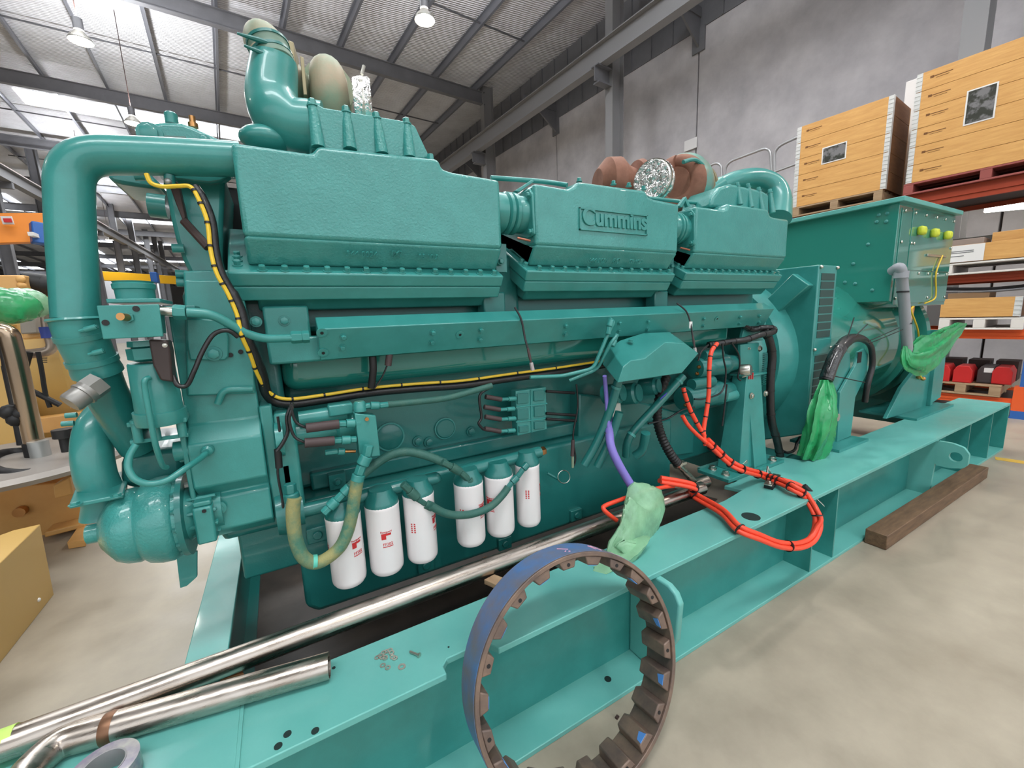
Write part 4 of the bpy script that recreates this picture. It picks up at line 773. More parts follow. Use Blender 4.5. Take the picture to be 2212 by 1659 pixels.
# emergency stop switch with red tabs
sw = G().lathe(PY(1602, 800, 1.42), (.3, -1, .1), [(0, .035), (.04, .035), (.05, .028)], 24).out('isolator_switch', ZINC, eng)
for k in range(3): P = PY(1618 + k * 4, 812, 1.40); G().obox(P, (.007, 0, 0), (0, .004, 0), (0, 0, .04)).out('red_tab', REDP, sw)
G().tube(spl(YS([(1603, 815), (1612, 812), (1622, 802), (1628, 800)], 1.39), 4), .003, 6).out('switch_wire', ZINC, sw)
# thick black looms at the rear
for pts, r in (([(1604, 700, 1.5), (1625, 712, 1.5), (1650, 708, 1.46), (1671, 710, 1.44), (1668, 718, 1.42), (1640, 724, 1.42), (1610, 734, 1.44), (1580, 738, 1.48), (1555, 742, 1.5), (1530, 745, 1.52)], .018),
               ([(1650, 712, 1.46), (1662, 735, 1.45), (1668, 770, 1.45), (1665, 810, 1.45), (1664, 860, 1.45), (1667, 910, 1.45), (1678, 950, 1.46), (1685, 985, 1.47), (1686, 1010, 1.48)], .024),
               ([(1685, 970, 1.46), (1700, 978, 1.46), (1716, 972, 1.47), (1722, 955, 1.48), (1728, 945, 1.5)], .009)):
    lo = G().tube(spl([PY(*q) for q in pts], 6), r, 14).out('rear_wiring_loom', BLACK, eng); P_ = spl([PY(*q) for q in pts], 6)
    for i in range(4, len(P_) - 2, 6): d = (P_[i + 1] - P_[i]).normalized(); G().lathe(P_[i], d, [(0, r * 1.1), (.006, r * 1.1)], 14).out('cable_tie', RUBBER, lo)
for pts in ([(1560, 742), (1563, 775), (1568, 800), (1566, 830)], [(1580, 740), (1595, 765), (1598, 790), (1594, 815), (1600, 822)], [(1566, 830), (1555, 850), (1520, 862), (1500, 862)], [(1530, 745), (1515, 760), (1508, 780)], [(1500, 880), (1475, 885), (1440, 905), (1400, 915)], [(1570, 830), (1565, 880), (1560, 920)]):
    G().tube(spl(YS(pts, 1.46), 5), .005, 8).out('branch_wire', BLACK, eng)
# ---- loose hoses, conduit and cables
def cable(name, label, cat, pts, r, m_, group=None, n=12, k=7, off=(0, 0, 0)):
    P_ = [V(p) + V(off) for p in spl(pts, k)]; o = G().tube(P_, r, n).out(name, m_); tag(o, label, cat, group); return o, P_
o, P_ = cable('drain_hose', 'soft violet drain hose hanging from the engine into the pale green bag', 'hose', [PY(*q) for q in ((1314, 900, 1.46), (1316, 932, 1.42), (1320, 965, 1.38), (1335, 1000, 1.35), (1355, 1035, 1.33), (1372, 1062, 1.31))], .0195, PURP)
G().tube(spl([PY(1306, 812, 1.42), PY(1310, 860, 1.44), PY(1315, 935, 1.42)], 5), .010, 10).out('inner_hose', PURP, o); q = PY(1315, 933, 1.42); G().lathe(q, (0.05, 0, -1), [(0, .022), (.012, .022)], 20).out('hose_clamp', ZINC, o)
pts = [PY(*q) for q in ((1440, 812, 1.52), (1424, 860, 1.50), (1420, 905, 1.48), (1430, 945, 1.45), (1448, 980, 1.42), (1465, 1003, 1.41))]
P_ = spl(pts, 12); rr = [.022 + (.0035 if i % 2 else -.0015) for i in range(len(P_))]; o = G().tube(P_, rr, 18).out('corrugated_hose', RUBBER); tag(o, 'black corrugated hose dropping onto the stainless pipe tee', 'hose')
c = P_[-1]; d = (P_[-1] - P_[-3]).normalized(); G().lathe(c - d * .012, d, [(0, .028), (.014, .028)], 22).out('hose_clamp', ZINC, o); G().obox(c + V((.02, -.02, .008)), (.03, 0, 0), (0, .012, 0), (0, 0, .014)).out('clamp_screw', ZINC, o)
# long stainless pipe with the tee
zp = ZT + .0365; a, b_ = PZ(-40, 1628, zp + .012), PZ(1516, 1054, zp); d = (b_ - a).normalized()
sp = thing('stainless_pipe', 'long polished stainless pipe with a tee end lying across the teal frame', 'pipe', (a + b_) / 2)
G().tube([a, b_], .036, 32).out('tube', STEEL, sp)
c0 = PZ(37, 1598, zp + .012); G().tube([a - d * .003, c0], .037, 32).out('green_tape', mat('lime_masking_tape', (190, 224, 110), .6), sp)
w_ = PZ(1052, 1224, zp); G().lathe(w_, d, [(-.008, .0365), (0, .039), (.008, .0365)], 32).out('weld_bead', mat('heat_tinted_weld', (130, 96, 74), .45, .8), sp)
t0 = PZ(1500, 1048, zp); G().lathe(t0 - d * .02, d, [(0, .0365), (.12, .0365)], 32, True).out('tee_end', STEEL, sp)
G().tube([t0 + d * .02, c + V((0, 0, 0))], .0175, 24).out('tee_branch', STEEL, sp)
# short bent pipe
a, b_ = PZ(711, 1437, zp), PZ(240, 1572, zp); d = (a - b_).normalized(); p2 = thing('bent_stainless_pipe', 'shorter stainless pipe with an open cut end and a bend, lying nearest on the frame', 'pipe', (a + b_) / 2)
G().tube(fillet([a, b_, PZ(130, 1602, zp), PZ(60, 1665, zp), PZ(-40, 1830, zp)], .10), .036, 32, cap=False).out('tube', STEEL, p2)
G().lathe(a, d, [(0, .036), (.0005, .036), (.0005, .0335), (-.06, .0335)], 32, False).out('cut_end', STEEL, p2); w_ = b_; G().lathe(w_, d, [(-.012, .0363), (0, .0385), (.012, .0363)], 32).out('weld_bead', mat('heat_tinted_weld', (130, 96, 74), .45, .8), p2)
# scrap blocks under the long pipe
o = G().prism([PZ(*q, .48) for q in ((1046, 1262), (1078, 1276), (1100, 1262), (1068, 1250))], (0, 0, .02)).out('wood_offcut', PALLET, None, .002); tag(o, 'pale wooden offcut wedged under the long stainless pipe, beside the blue ring', 'block')
o = G().prism([PZ(*q, .476) for q in ((470, 1462), (520, 1448), (528, 1462), (478, 1476))], (0, 0, .012)).out('wood_offcut', PINED, None, .002); tag(o, 'dark wooden shim between the two stainless pipes', 'block')
# ================================================================ ALTERNATOR
TG = mat('glossy_teal_panel', (48, 132, 118), .10, 0, 1.0, .05, 3, bdist=.01)
alt = thing('alternator', 'big teal round alternator with louvred fan housing and tall terminal box', 'generator', (4.3, 2.1, .5))
ya = 1.40
fh = G().prism([(3.09, y, z) for y, z in ((ya, 1.75), (2.8, 1.75), (2.8, .75), (2.5, .5), (1.70, .5), (ya, .62))], (.245, 0, 0)).out('fan_housing', TEAL, alt, .008)
DS = mat('louvre_shadow_mesh', (44, 72, 68), .6)
def yq(z): return z
for (z0, z1, n) in ((1.27, 1.70, 8), (.68, 1.16, 9)):
    for k in range(n):
        h = (z1 - z0) / n; z = z0 + k * h; o = G().box(3.125, 3.30, ya - .003, ya + .01, z + .006, z + h - .003).out('louvre_opening', DS, fh)
G().box(3.10, 3.325, ya - .004, ya + .001, 1.165, 1.265).out('louvre_strap', TEAL, fh, .002)
for x in (3.105, 3.32):
    for z in (1.735, 1.20, .64): G().ball((x, ya - .006, z), .012, n=10).out('screw', ZINC, fh)
br_ = [PX(*q, 3.03) for q in ((1655, 647), (1712, 591), (1748, 616), (1660, 691))]; G().prism(br_, (.07, 0, 0)).out('stiffener_box', TEAL, fh, .006)
G().lathe((3.335, 2.1, 1.13), (1, 0, 0), [(0, .62), (.03, .64), (.04, .615), (1.55, .615), (1.56, .66), (1.62, .66), (1.63, .60), (1.9, .60), (1.91, .66), (2.0, .66), (2.02, .5), (2.1, .3)], 80).out('stator_drum', TG, alt)
tb = thing('x', 'x', 'x'); bpy.data.objects.remove(tb)
bx = G().prism([(4.21, ya, 1.50), (4.21, ya, 2.24), (5.42, ya, 2.235), (5.42, ya, 1.45), (4.4, ya, 1.45)], (0, 1.4, 0)).out('terminal_box', TG, alt, .004)
G().box(4.17, 5.45, ya - .04, 2.85, 2.235, 2.27).out('box_lid', TEALS, bx, .004)
G().box(4.26, 4.45, ya - .006, ya, 1.47, 2.2).out('corner_plate', TG, bx, .002); G().box(4.46, 5.40, ya - .008, ya, 1.48, 1.735).out('lower_cover', TG, bx, .002); G().box(4.46, 5.40, ya - .008, ya, 1.742, 2.215).out('upper_cover', TG, bx, .002)
SC = []
for x in (4.3, 4.5, 4.72, 4.95, 5.15, 5.36): SC.append((x, 2.18))
for x in (4.7, 4.9, 5.12, 5.34): SC.append((x, 1.72))
for x in (4.29, 4.5, 4.95, 5.36): SC.append((x, 1.52))
for x in (4.29, 4.48, 4.53, 5.37): SC.append((x, 1.95))
for x, z in SC: G().ball((x, ya - .011, z), .012, (1, .6, 1), 10).out('screw', ZINC, bx)
for y, z in ((1.52, 2.17), (1.47, 2.17), (1.53, 2.12), (1.47, 2.11)): G().ball((4.208, y, z), .014, (.6, 1, 1), 10).out('screw', TEAL, bx)
for px, py in ((1843, 570), (1825, 610), (1847, 613), (1884, 627), (1875, 528)): G().ball(PX(px, py, 4.208), .014, (.6, 1, 1), 10).out('screw', TEAL, bx)
for px, py in ((1992, 498), (2020, 503), (2048, 508)):
    p = PY(px, py, ya - .03); c = G().obox(p, (.08, 0, 0), (0, .05, 0), (0, 0, .07)).out('yellow_cap', mat('lime_yellow_plastic', (206, 214, 60), .5), bx, .02)
G().box(PY(1998, 549, ya).x, PY(2038, 547, ya).x, ya - .02, ya - .008, 1.86, 1.88).out('cable_bar', ZINC, bx, .002)
G().tube(spl(YS([(2036, 552), (2022, 590), (2022, 630), (2018, 646), (1998, 655)], ya - .02), 5), .006, 8).out('earth_wire', YEL, bx)
G().tube(spl(YS([(1973, 662), (1968, 670), (1975, 690), (1983, 715), (1985, 750), (1982, 790), (1985, 806), (1992, 818)], 1.38), 5), .007, 8).out('earth_wire', YEL, alt)
G().tube(spl(YS([(1971, 650), (1968, 675), (1962, 700)], 1.42), 5), .02, 10).out('cable_gland', BRASS, alt)
gc_ = G().tube(fillet(YS([(1928, 586, ya - .01), (1945, 574, 1.33), (1952, 640, 1.33), (1960, 760, 1.33)], 1.33), .08), .036, 18).out('grey_conduit', mat('grey_conduit_plastic', (150, 152, 158), .45), bx)
p = PY(1947, 592, 1.33); G().lathe(p, (0, 0, 1), [(-.03, .045), (.02, .045)], 22).out('conduit_collar', mat('grey_conduit_plastic', (150, 152, 158), .45), bx)
for py in (632, 700): G().lathe(PY(1950 + (py - 632) * .09, py, 1.33), (0, 0, 1), [(0, .038), (.012, .038)], 22).out('cable_tie', RUBBER, bx)
# rear foot with its end bracket, and front lug plates
G().prism(YS([(1915, 905), (1948, 838), (1986, 790), (2008, 735), (2046, 736), (2040, 800), (2032, 858), (2000, 880)], 1.42), (0, .03, 0)).out('rear_foot', TEAL, alt, .004)
G().box(5.36, 5.42, 1.39, 2.8, .495, 1.22).out('rear_foot_side', TEAL, alt, .004); G().box(4.7, 5.6, 1.29, 1.7, ZT + .001, ZT + .02).out('rear_foot_plate', TEAL, alt)
for q in ((1985, 815), (1994, 818)): G().ball(PY(*q, 1.40), .02, n=10).out('earth_stud', BRASS, alt)
l1 = [(1800, 960), (1806, 850), (1838, 808), (1836, 764), (1826, 757), (1812, 775), (1800, 800), (1790, 860), (1785, 960)]
l2 = [(1838, 942), (1848, 858), (1872, 808), (1876, 765), (1868, 753), (1856, 760), (1848, 790), (1815, 848), (1808, 955)]
G().prism(YS(l1, 1.40), (0, .02, 0)).out('lifting_lug', TEAL, alt, .003); L2 = G().prism(YS(l2, 1.375), (0, .02, 0)).out('lifting_lug', TEAL, alt, .003)
g = G(); c = PY(1857, 775, 1.372); g.lathe(c, (0, 1, 0), [(0, .03), (.003, .03)], 20); g.box(c.x - .03, c.x + .03, 1.372, 1.375, c.z - .03, c.z + .05); g.out('lug_slot', RUBBER, L2)
g = G(); c = PY(1811, 902, 1.37); g.lathe(c, (0, 1, 0), [(0, .028), (.003, .028)], 20); g.out('lug_hole', mat('seen_through_hole', (150, 142, 130), .6), L2)
G().box(3.3, 3.75, 1.28, 1.6, ZT + .001, ZT + .02).out('front_foot_plate', TEAL, alt)
# black output cable arch, green bags
ar = [PY(*q) for q in ((1868, 868, 1.36), (1874, 830, 1.35), (1884, 790, 1.35), (1882, 752, 1.35), (1868, 735, 1.35), (1848, 730, 1.34), (1828, 737, 1.33), (1808, 762, 1.32), (1795, 790, 1.32), (1784, 822, 1.32))]
P_ = spl(ar, 6); rr = [.020 + .018 * min(1, max(0, (i - 22) / 14)) for i in range(len(P_))]
oc = G().tube(P_, rr, 16).out('output_cable', BLACK); tag(oc, 'thick black taped cable arching over the alternator lug plates', 'cable')
G().tube(P_[40:54], .041, 16).out('tape_wrap', mat('glossy_black_tape', (20, 20, 22), .15, 0, .8, 1.0, 60, bdist=.01), oc)
for a, b_ in (((1829, 735), (1845, 686)), ((1842, 732), (1874, 700)), ((1876, 737), (1942, 708)), ((1878, 742), (1950, 712)), ((1800, 812), (1868, 826))): G().tube([PY(*a, 1.31), PY(*b_, 1.31)], .0035, 6).out('tie_tail', RUBBER, oc)
def bag(name, label, pts, wd, flat, m_, seed, pleats=7, amp=.16):
    rnd = random.Random(seed); ps = spl(pts, 6); n = 56; g = G(); rings = []; m2 = len(ps); ph = [rnd.uniform(0, 6.28) for _ in range(6)]
    W_ = []
    for i in range(m2):
        f = i / (m2 - 1) * (len(wd) - 1); k = min(int(f), len(wd) - 2); t = f - k; t = t * t * (3 - 2 * t); W_.append(wd[k] * (1 - t) + wd[k + 1] * t)
    for i in range(m2):
        d = (ps[min(i + 1, m2 - 1)] - ps[max(i - 1, 0)]).normalized(); v = V((0, 1, 0)) - d * d.y; v.normalize(); u = d.cross(v); row = []
        for k in range(n):
            a = 2 * pi * k / n; s_ = i / m2
            f = 1 + amp * sin(pleats * a + ph[0] + 2.2 * s_) + amp * .6 * sin((pleats * 2 - 3) * a + ph[1] - 3 * s_) + amp * .5 * sin(3 * a + 9 * s_ + ph[2]) + .05 * rnd.uniform(-1, 1)
            row.append(ps[i] + u * cos(a) * W_[i] * f + v * sin(a) * W_[i] * flat * f)
        rings.append(g.pts(row))
    for A, B in zip(rings, rings[1:]):
        for k in range(n): g.face([A[k], A[(k + 1) % n], B[(k + 1) % n], B[k]])
    g.face(rings[0][::-1]); g.face(rings[-1]); o = g.out(name, m_, ang=50); return tag(o, label, 'bag')
bag('plastic_bag', 'green plastic bag tied over the black cable end beside the fan housing', [PY(*q) for q in ((1783, 820, 1.32), (1782, 860, 1.31), (1776, 900, 1.30), (1768, 945, 1.31), (1752, 985, 1.34))], [.045, .10, .125, .135, .12], .45, BAG1, 3)
bag('plastic_bag', 'green plastic bag tied on the grey conduit, its tip blown out to the right', [PY(*q) for q in ((1957, 748, 1.33), (1962, 772, 1.31), (1995, 768, 1.27), (2030, 745, 1.24), (2062, 718, 1.22), (2088, 700, 1.20))], [.04, .09, .15, .12, .07, .008], .35, BAG1, 5)
b3 = bag('plastic_bag', 'pale green plastic bag over the violet hose end, standing behind the blue ring', [PY(1363, 1048, 1.30), PY(1377, 1075, 1.29), PY(1392, 1100, 1.27), PY(1381, 1130, 1.25), PY(1365, 1160, 1.23), PY(1350, 1190, 1.20), PY(1349, 1205, 1.19), PY(1343, 1222, 1.17), V((1.135, 1.16, .502))], [.024, .085, .132, .135, .122, .110, .09, .115, .165], .24, BAG2, 8, 4, .04)
# ================================================================ RED BATTERY CABLES
def bundle(name, labels, path, offs, r, ties, grp='orange red battery cables looped over the frame', k=8, tier=.0):
    P_ = spl(path, k); n = len(P_); first = None
    for j, (o1, o2) in enumerate(offs):
        Q = []
        for i, p in enumerate(P_):
            d = (P_[min(i + 1, n - 1)] - P_[max(i - 1, 0)]).normalized(); s_ = d.cross(V((0, 0, 1)))
            s_ = s_.normalized() if s_.length > .2 else V((1, 0, 0)); u = s_.cross(d).normalized(); Q.append(p + s_ * o1 + u * o2)
        ob = G().tube(Q, r, 14).out(name, RED); tag(ob, labels[j], 'cable', grp)
        if first is None:
            first = ob
            for i in ties:
                if i < n - 1: d = (P_[i + 1] - P_[i]).normalized(); m1 = sum(a for a, b_ in offs) / len(offs); m2 = sum(b_ for a, b_ in offs) / len(offs); R_ = r + max(math.hypot(a - m1, b_ - m2) for a, b_ in offs) + .0015; s_ = d.cross(V((0, 0, 1))); s_ = s_.normalized() if s_.length > .2 else V((1, 0, 0)); G().lathe(P_[i] + s_ * m1 + s_.cross(d).normalized() * m2 - d * .003, d, [(0, R_), (.006, R_)], 18).out('cable_tie', BLACK, ob)
        else: pass
    return P_, first
r_ = .0115
A_ = [PY(1549, 742, 1.42), PY(1536, 762, 1.41), PY(1532, 800, 1.40), PY(1531, 850, 1.39), PY(1526, 890, 1.385), PY(1520, 930, 1.38), PY(1524, 962, 1.37)]
bundle('battery_cable', ['orange red battery cable dropping from the upper starter motor'], A_, [(0, 0)], .0115, range(4, 48, 6))
B_ = [PY(1476, 838, 1.42), PY(1482, 860, 1.41), PY(1493, 890, 1.40), PY(1508, 918, 1.39), PY(1522, 942, 1.375)]
bundle('battery_cable', ['orange red battery cable leaving under the heat shield, taped with black ties'], B_, [(0, 0)], .0115, range(4, 32, 6))
C_ = [PY(1474, 898, 1.40), PY(1486, 918, 1.39), PY(1505, 938, 1.38), PY(1530, 960, 1.36)]
bundle('battery_cable', ['orange red battery cable with a black end sleeve, lowest of the three branches'], C_, [(0, 0)], .0105, [])
D_ = [PY(1524, 955, 1.37), PY(1545, 975, 1.35), PY(1572, 1000, 1.32), PY(1605, 1018, 1.28), PZ(1645, 1029, .505), PZ(1682, 1042, .505), PZ(1715, 1058, .51), PY(1742, 1078, 1.05), PY(1760, 1104, .99), PY(1766, 1138, .965), PY(1752, 1168, .96), PY(1722, 1182, .96), PY(1680, 1180, .965), PY(1640, 1165, .98), V((1.73, 1.02, .497)), PZ(1560, 1108, .505), PZ(1500, 1072, .51), V((1.80, 1.33, .575)), PY(1425, 1040, 1.40)]
bundle('battery_cable', ['outermost orange red cable of the big loop hanging over the frame edge', 'middle orange red cable of the big loop hanging over the frame edge', 'innermost orange red cable of the big loop hanging over the frame edge'], D_, [(.0125, 0), (-.0125, .002), (0, .021)], r_, [5, 11, 17, 23, 30, 36, 38, 40, 46, 52, 66, 92, 112, 128, 134])
E2 = [PY(1690, 1036, 1.2), PY(1722, 1046, 1.15), PY(1752, 1064, 1.08)]
o = G().tube(spl(E2, 6), .013, 12).out('battery_cable', RED); tag(o, 'orange red cable end with a flat silver lug resting on the frame edge', 'cable', 'orange red battery cables looped over the frame')
P = PY(1752, 1064, 1.08); Q = PY(1768, 1080, 1.05); d = (Q - P).normalized(); G().tube([P - d * .05, P], .014, 12).out('black_sleeve', RUBBER, o); G().obox((P + Q) / 2 + d * .02, d * .09, d.cross(V((0, 0, 1))).normalized() * .034, (0, 0, .006)).out('cable_lug', ZINC, o, .002)
P = PZ(1608, 1006, .53); G().obox(P, (.06, 0, .02), (0, .006, 0), (-.01, 0, .05)).out('cable_lug', ZINC, o, .002)
P = PZ(1570, 1133, .50); Q = PZ(1600, 1150, .50)
E3 = [PY(1455, 1050, 1.38), PY(1425, 1054, 1.36), PY(1390, 1062, 1.34), PY(1345, 1078, 1.32), PY(1308, 1092, 1.31), PY(1304, 1100, 1.30), PY(1316, 1112, 1.29), PY(1332, 1124, 1.28)]
o = G().tube(spl(E3, 6), .010, 12).out('battery_cable', RED); tag(o, 'thin orange red cable looping back left behind the pale green bag', 'cable', 'orange red battery cables looped over the frame')
# terminal bracket beneath the cables
o = thing('terminal_bracket', 'small silver terminal bracket with black blocks lying under the orange cables', 'bracket', PZ(1670, 1045, ZT)); p = PZ(1668, 1046, ZT)
G().obox(p + V((0, 0, .012)), (.17, .05, 0), (-.012, .045, 0), (0, 0, .022)).out('black_block', RUBBER, o, .003); G().obox(p + V((0, 0, .028)), (.20, .055, 0), (-.01, .04, 0), (0, 0, .006)).out('silver_plate', ZINC, o, .002)
for k in (-.06, 0, .06): G().hexb(p + V((k, k * .3, .031)), (0, 0, 1), .008, .008).out('nut', ZINC, o)
G().tube([p + V((.05, .06, .004)), p + V((.07, .07, .07)), p + V((.10, .06, .01))], .006, 8).out('handle', ZINC, o)
# ================================================================ RING GEAR leaning on the frame
K = 1.40; RC = V((.51 * K, .623 * K, (.71 - 1.5) * K + 1.5)); RN = V((-.072, -.963, .26)).normalized(); RR = .26 * K; RT = .0982 * K * .92
ru = RN.cross(V((0, 0, 1))).normalized(); rw = RN.cross(ru).normalized()
def rp(a, r, t): return RC + ru * cos(a) * r + rw * sin(a) * r - RN * t
def ringmesh(ro, ri, t0, t1, n=160):
    g = G(); L = [[g.b.verts.new(rp(2 * pi * k / n, r, t)) for k in range(n)] for r, t in ((ro, t0), (ro, t1), (ri, t1), (ri, t0))]
    for A, B in zip(L, L[1:] + L[:1]):
        for k in range(n): g.face([A[k], A[(k + 1) % n], B[(k + 1) % n], B[k]])
    return g
ring = thing('ring_gear', 'large blue painted steel ring with inner lugs, leaning on the teal frame', 'gear ring', RC - V((0, 0, RC.z)))
ringmesh(RR, RR - .014, 0, RT).out('rim', BUMPY, ring, .002); ringmesh(RR + .0015, RR - .001, .008, RT - .006).out('blue_paint_band', BLUEP, ring)
NL = 22
for k in range(NL):
    a = 2 * pi * (k + .5) / NL; w0, w1 = .046, .032; g = G(); loops = []
    for t in (.006, RT - .004):
        L = []
        for (da, r) in ((-w0 / RR * .75, RR - .0135), (-w1 / RR * .75, RR - .043), (w1 / RR * .75, RR - .043), (w0 / RR * .75, RR - .0135)): L.append(rp(a + da, r, t))
        loops.append(L)
    g.hull(*loops); o = g.out('lug', BUMPY, ring, .004, 2)
    if k % 2 == 0: g = G(); g.lathe(rp(a, RR - .030, .0058), RN, [(0, .006), (.0008, .006)], 14); g.out('lug_hole', RUBBER, o)
    else: g = G(); rh = RR - .0442; rl = RR - .0415; g.hull([rp(a - .045, rh, .008), rp(a + .055, rh, .009), rp(a + .03, rh, .036), rp(a - .04, rh, .026)], [rp(a - .045, rl, .008), rp(a + .055, rl, .009), rp(a + .03, rl, .036), rp(a - .04, rl, .026)]); g.out('blue_overspray', mat('blue_paint', (84, 140, 210), .5), o)
CH = mat('pink_chalk', (232, 170, 196), .8); rnd = random.Random(4)
for ang in (1.62, 1.95, 2.22, 2.55, 2.85, 3.15):
    a0_ = -ang; g = G()
    for s_ in range(3):
        x1, y1, x2, y2 = [rnd.uniform(-1, 1) for _ in range(4)]; P_ = []
        for i in range(4): f = i / 3; P_.append(rp(a0_ + (x1 * (1 - f) + x2 * f) * .04, RR + .0018, RT * (.45 + .3 * (y1 * (1 - f) + y2 * f))))
        g.tube(P_, .0018, 5)
    g.out('chalk_mark', CH, ring)
# ================================================================ SMALL PARTS ON THE FRAME
wz = ZT; W0 = None; spots = [(815, 1421), (822, 1418), (829, 1412), (835, 1408), (843, 1406), (846, 1412), (848, 1420), (853, 1423), (832, 1423), (827, 1438), (838, 1443), (868, 1441), (826, 1421)]
for i, (px, py) in enumerate(spots):
    p = PZ(px, py, wz)
    if W0 is None:
        g = G(); n = 20; R_ = [[g.b.verts.new(V((r * cos(2 * pi * k / n), r * sin(2 * pi * k / n), z))) for k in range(n)] for r, z in ((.0085, 0), (.0085, .0018), (.0045, .0018), (.0045, 0))]
        for A, B in zip(R_, R_[1:] + R_[:1]):
            for k in range(n): g.face([A[k], A[(k + 1) % n], B[(k + 1) % n], B[k]])
        o = W0 = g.out('washer', ZINC)
    else: o = W0.copy(); COL.objects.link(o)
    o.location = p + V((0, 0, .0002)); o['category'] = 'washer'; o['group'] = 'loose washers on the frame'
    if i == 11: o.scale = (1.35, 1.35, 1.2); o['label'] = 'largest silver washer, apart from the pile toward the frame edge'
    elif i in (9, 10): o['label'] = ('thin silver washer below the pile, nearer the pipe', 'thin silver washer below the pile, nearer the largest washer')[i - 9]
    else: o['label'] = 'small silver washer in the loose pile on the teal frame'; o.scale = (1, 1, 1 + .8 * (i % 3))
bo = thing('hex_bolt', 'silver hex bolt lying on its side right of the washers', 'bolt', PZ(897, 1413, wz)); a, b_ = PZ(886, 1411, wz) + V((0, 0, .005)), PZ(904, 1418, wz) + V((0, 0, .005)); d = (b_ - a)
G().tube([a, b_], .0038, 12).out('shank', ZINC, bo); G().lathe(b_, d, [(0, .0075), (.006, .0075)], 6).out('head', ZINC, bo)
# roll of clear tape at the bottom edge, on the frame pad
tr = thing('tape_roll', 'roll of clear packing tape lying beside the bent pipe at bottom left', 'tape roll', PZ(205, 1660, ZT)); c = V((-.455, 1.160, ZT + .007))
G().lathe(c, (0, 0, 1), [(0, .064), (.045, .064), (.0451, .040), (0, .040)], 48, False).out('tape', mat('clear_tape', (176, 176, 160), .15, 0, .6, rgb2=(120, 112, 130), var=.1, vscale=8), tr)
G().lathe(c, (0, 0, 1), [(0.0, .041), (.046, .041), (.046, .038), (0, .038)], 40, False).out('core', STRUCTL, tr)
# timber block on the floor
a = V((3.10, .925, 0)); o = G().box(3.08, 5.06, .91, 1.02, .002, .095).out('timber_block', TIMB, None, .004); tag(o, 'weathered brown timber bearer lying on the floor beside the frame', 'timber')
p = PZ(2112, 987, .003); o = G().tube([p + V((-.1, 0, .004)), p + V((0, .02, .02)), p + V((.12, -.03, .004))], .003, 6).out('tie_offcut', RUBBER); tag(o, 'thin black cable tie offcut lying on the bottom flange near the timber', 'cable tie')
o = G().obox(PZ(1333, 1549, .004), (.014, .004, 0), (-.003, .01, 0), (0, 0, .006)).out('debris_chip', DARKB); tag(o, 'small dark metal chip on the concrete inside the ring view', 'debris')
# ================================================================ PALLET RACKING AND CRATES ON THE RIGHT
RU = 7.95
rack = thing('pallet_rack', 'tall pallet rack with orange red beams and blue uprights along the right wall', 'rack', UV(RU, 1.9, 0))
def upr(u, v, z1, m_=BLUE):
    g = G(); ub(g, u, u + .08, v - .05, v + .05, 0, z1); o = g.out('upright', m_, rack)
    g = G()
    for k in range(int(z1 / .15)): ub(g, u - .003, u, v - .012, v + .012, .1 + k * .15, .14 + k * .15)
    g.out('upright_slots', RUBBER, o)
upr(RU, .53, 1.95, BLUE); upr(RU, 3.28, 3.25, BLUE); upr(RU + 1.05, .53, 2.0, DARKB); upr(RU + 1.05, 2.05, 2.95, DARKB); upr(RU + 1.05, 3.28, 3.1, BLUE)
g = G(); ub(g, RU - .03, RU + .11, .45, .62, 0, .10); ub(g, RU - .02, RU + .1, .40, .66, 0, .012); g.out('foot_guard', BLUE, rack)
g = G(); ub(g, RU - .03, RU + .11, .45, .62, .10, .40); g.out('foot_guard', ORANGE, rack)
def bm(z0, z1, v0, v1, m_):
    for u in (RU + .0, RU + 1.05): g = G(); ub(g, u, u + .05, v0, v1, z0, z1); ub(g, u - .012, u, v0, v1, z0 + (z1 - z0) * .35, z0 + (z1 - z0) * .65); g.out('beam', m_, rack)
bm(2.74, 2.915, -.6, 3.23, REDBR); bm(1.70, 1.80, -.6, 2.4, REDBR); bm(.98, 1.10, .58, 2.4, ORANGE); bm(.14, .24, .58, 2.4, ORANGE)
for z in (2.80, 1.74, 1.03, .18):
    g = G(); ub(g, RU + .05, RU + 1.05, -.6 if z > 1.5 else .58, 3.2 if z > 2 else 2.4, z, z + .02); g.out('shelf_deck', DARKB, rack)
def pallet(name, label, u0, v0, v1, z, dep=1.0, m_=PALLET, grp=None, dk=None):
    p = thing(name, label, 'pallet', UV(u0 + dep / 2, (v0 + v1) / 2, z), grp)
    for i in range(3): v = v0 + (v1 - v0) * i / 2; vv = min(max(v, v0 + .05), v1 - .05); g = G(); ub(g, u0, u0 + dep, vv - .05, vv + .05, z + .022, z + .125); g.out('bearer', dk or m_, p, .004)
    for i in range(5): u = u0 + (dep - .1) * i / 4; g = G(); ub(g, u, u + .1, v0, v1, z + .125, z + .147); g.out('top_board', m_, p, .003)
    for i in range(3): u = u0 + (dep - .1) * i / 2; g = G(); ub(g, u, u + .1, v0, v1, z, z + .022); g.out('bottom_board', m_, p, .003)
    return p
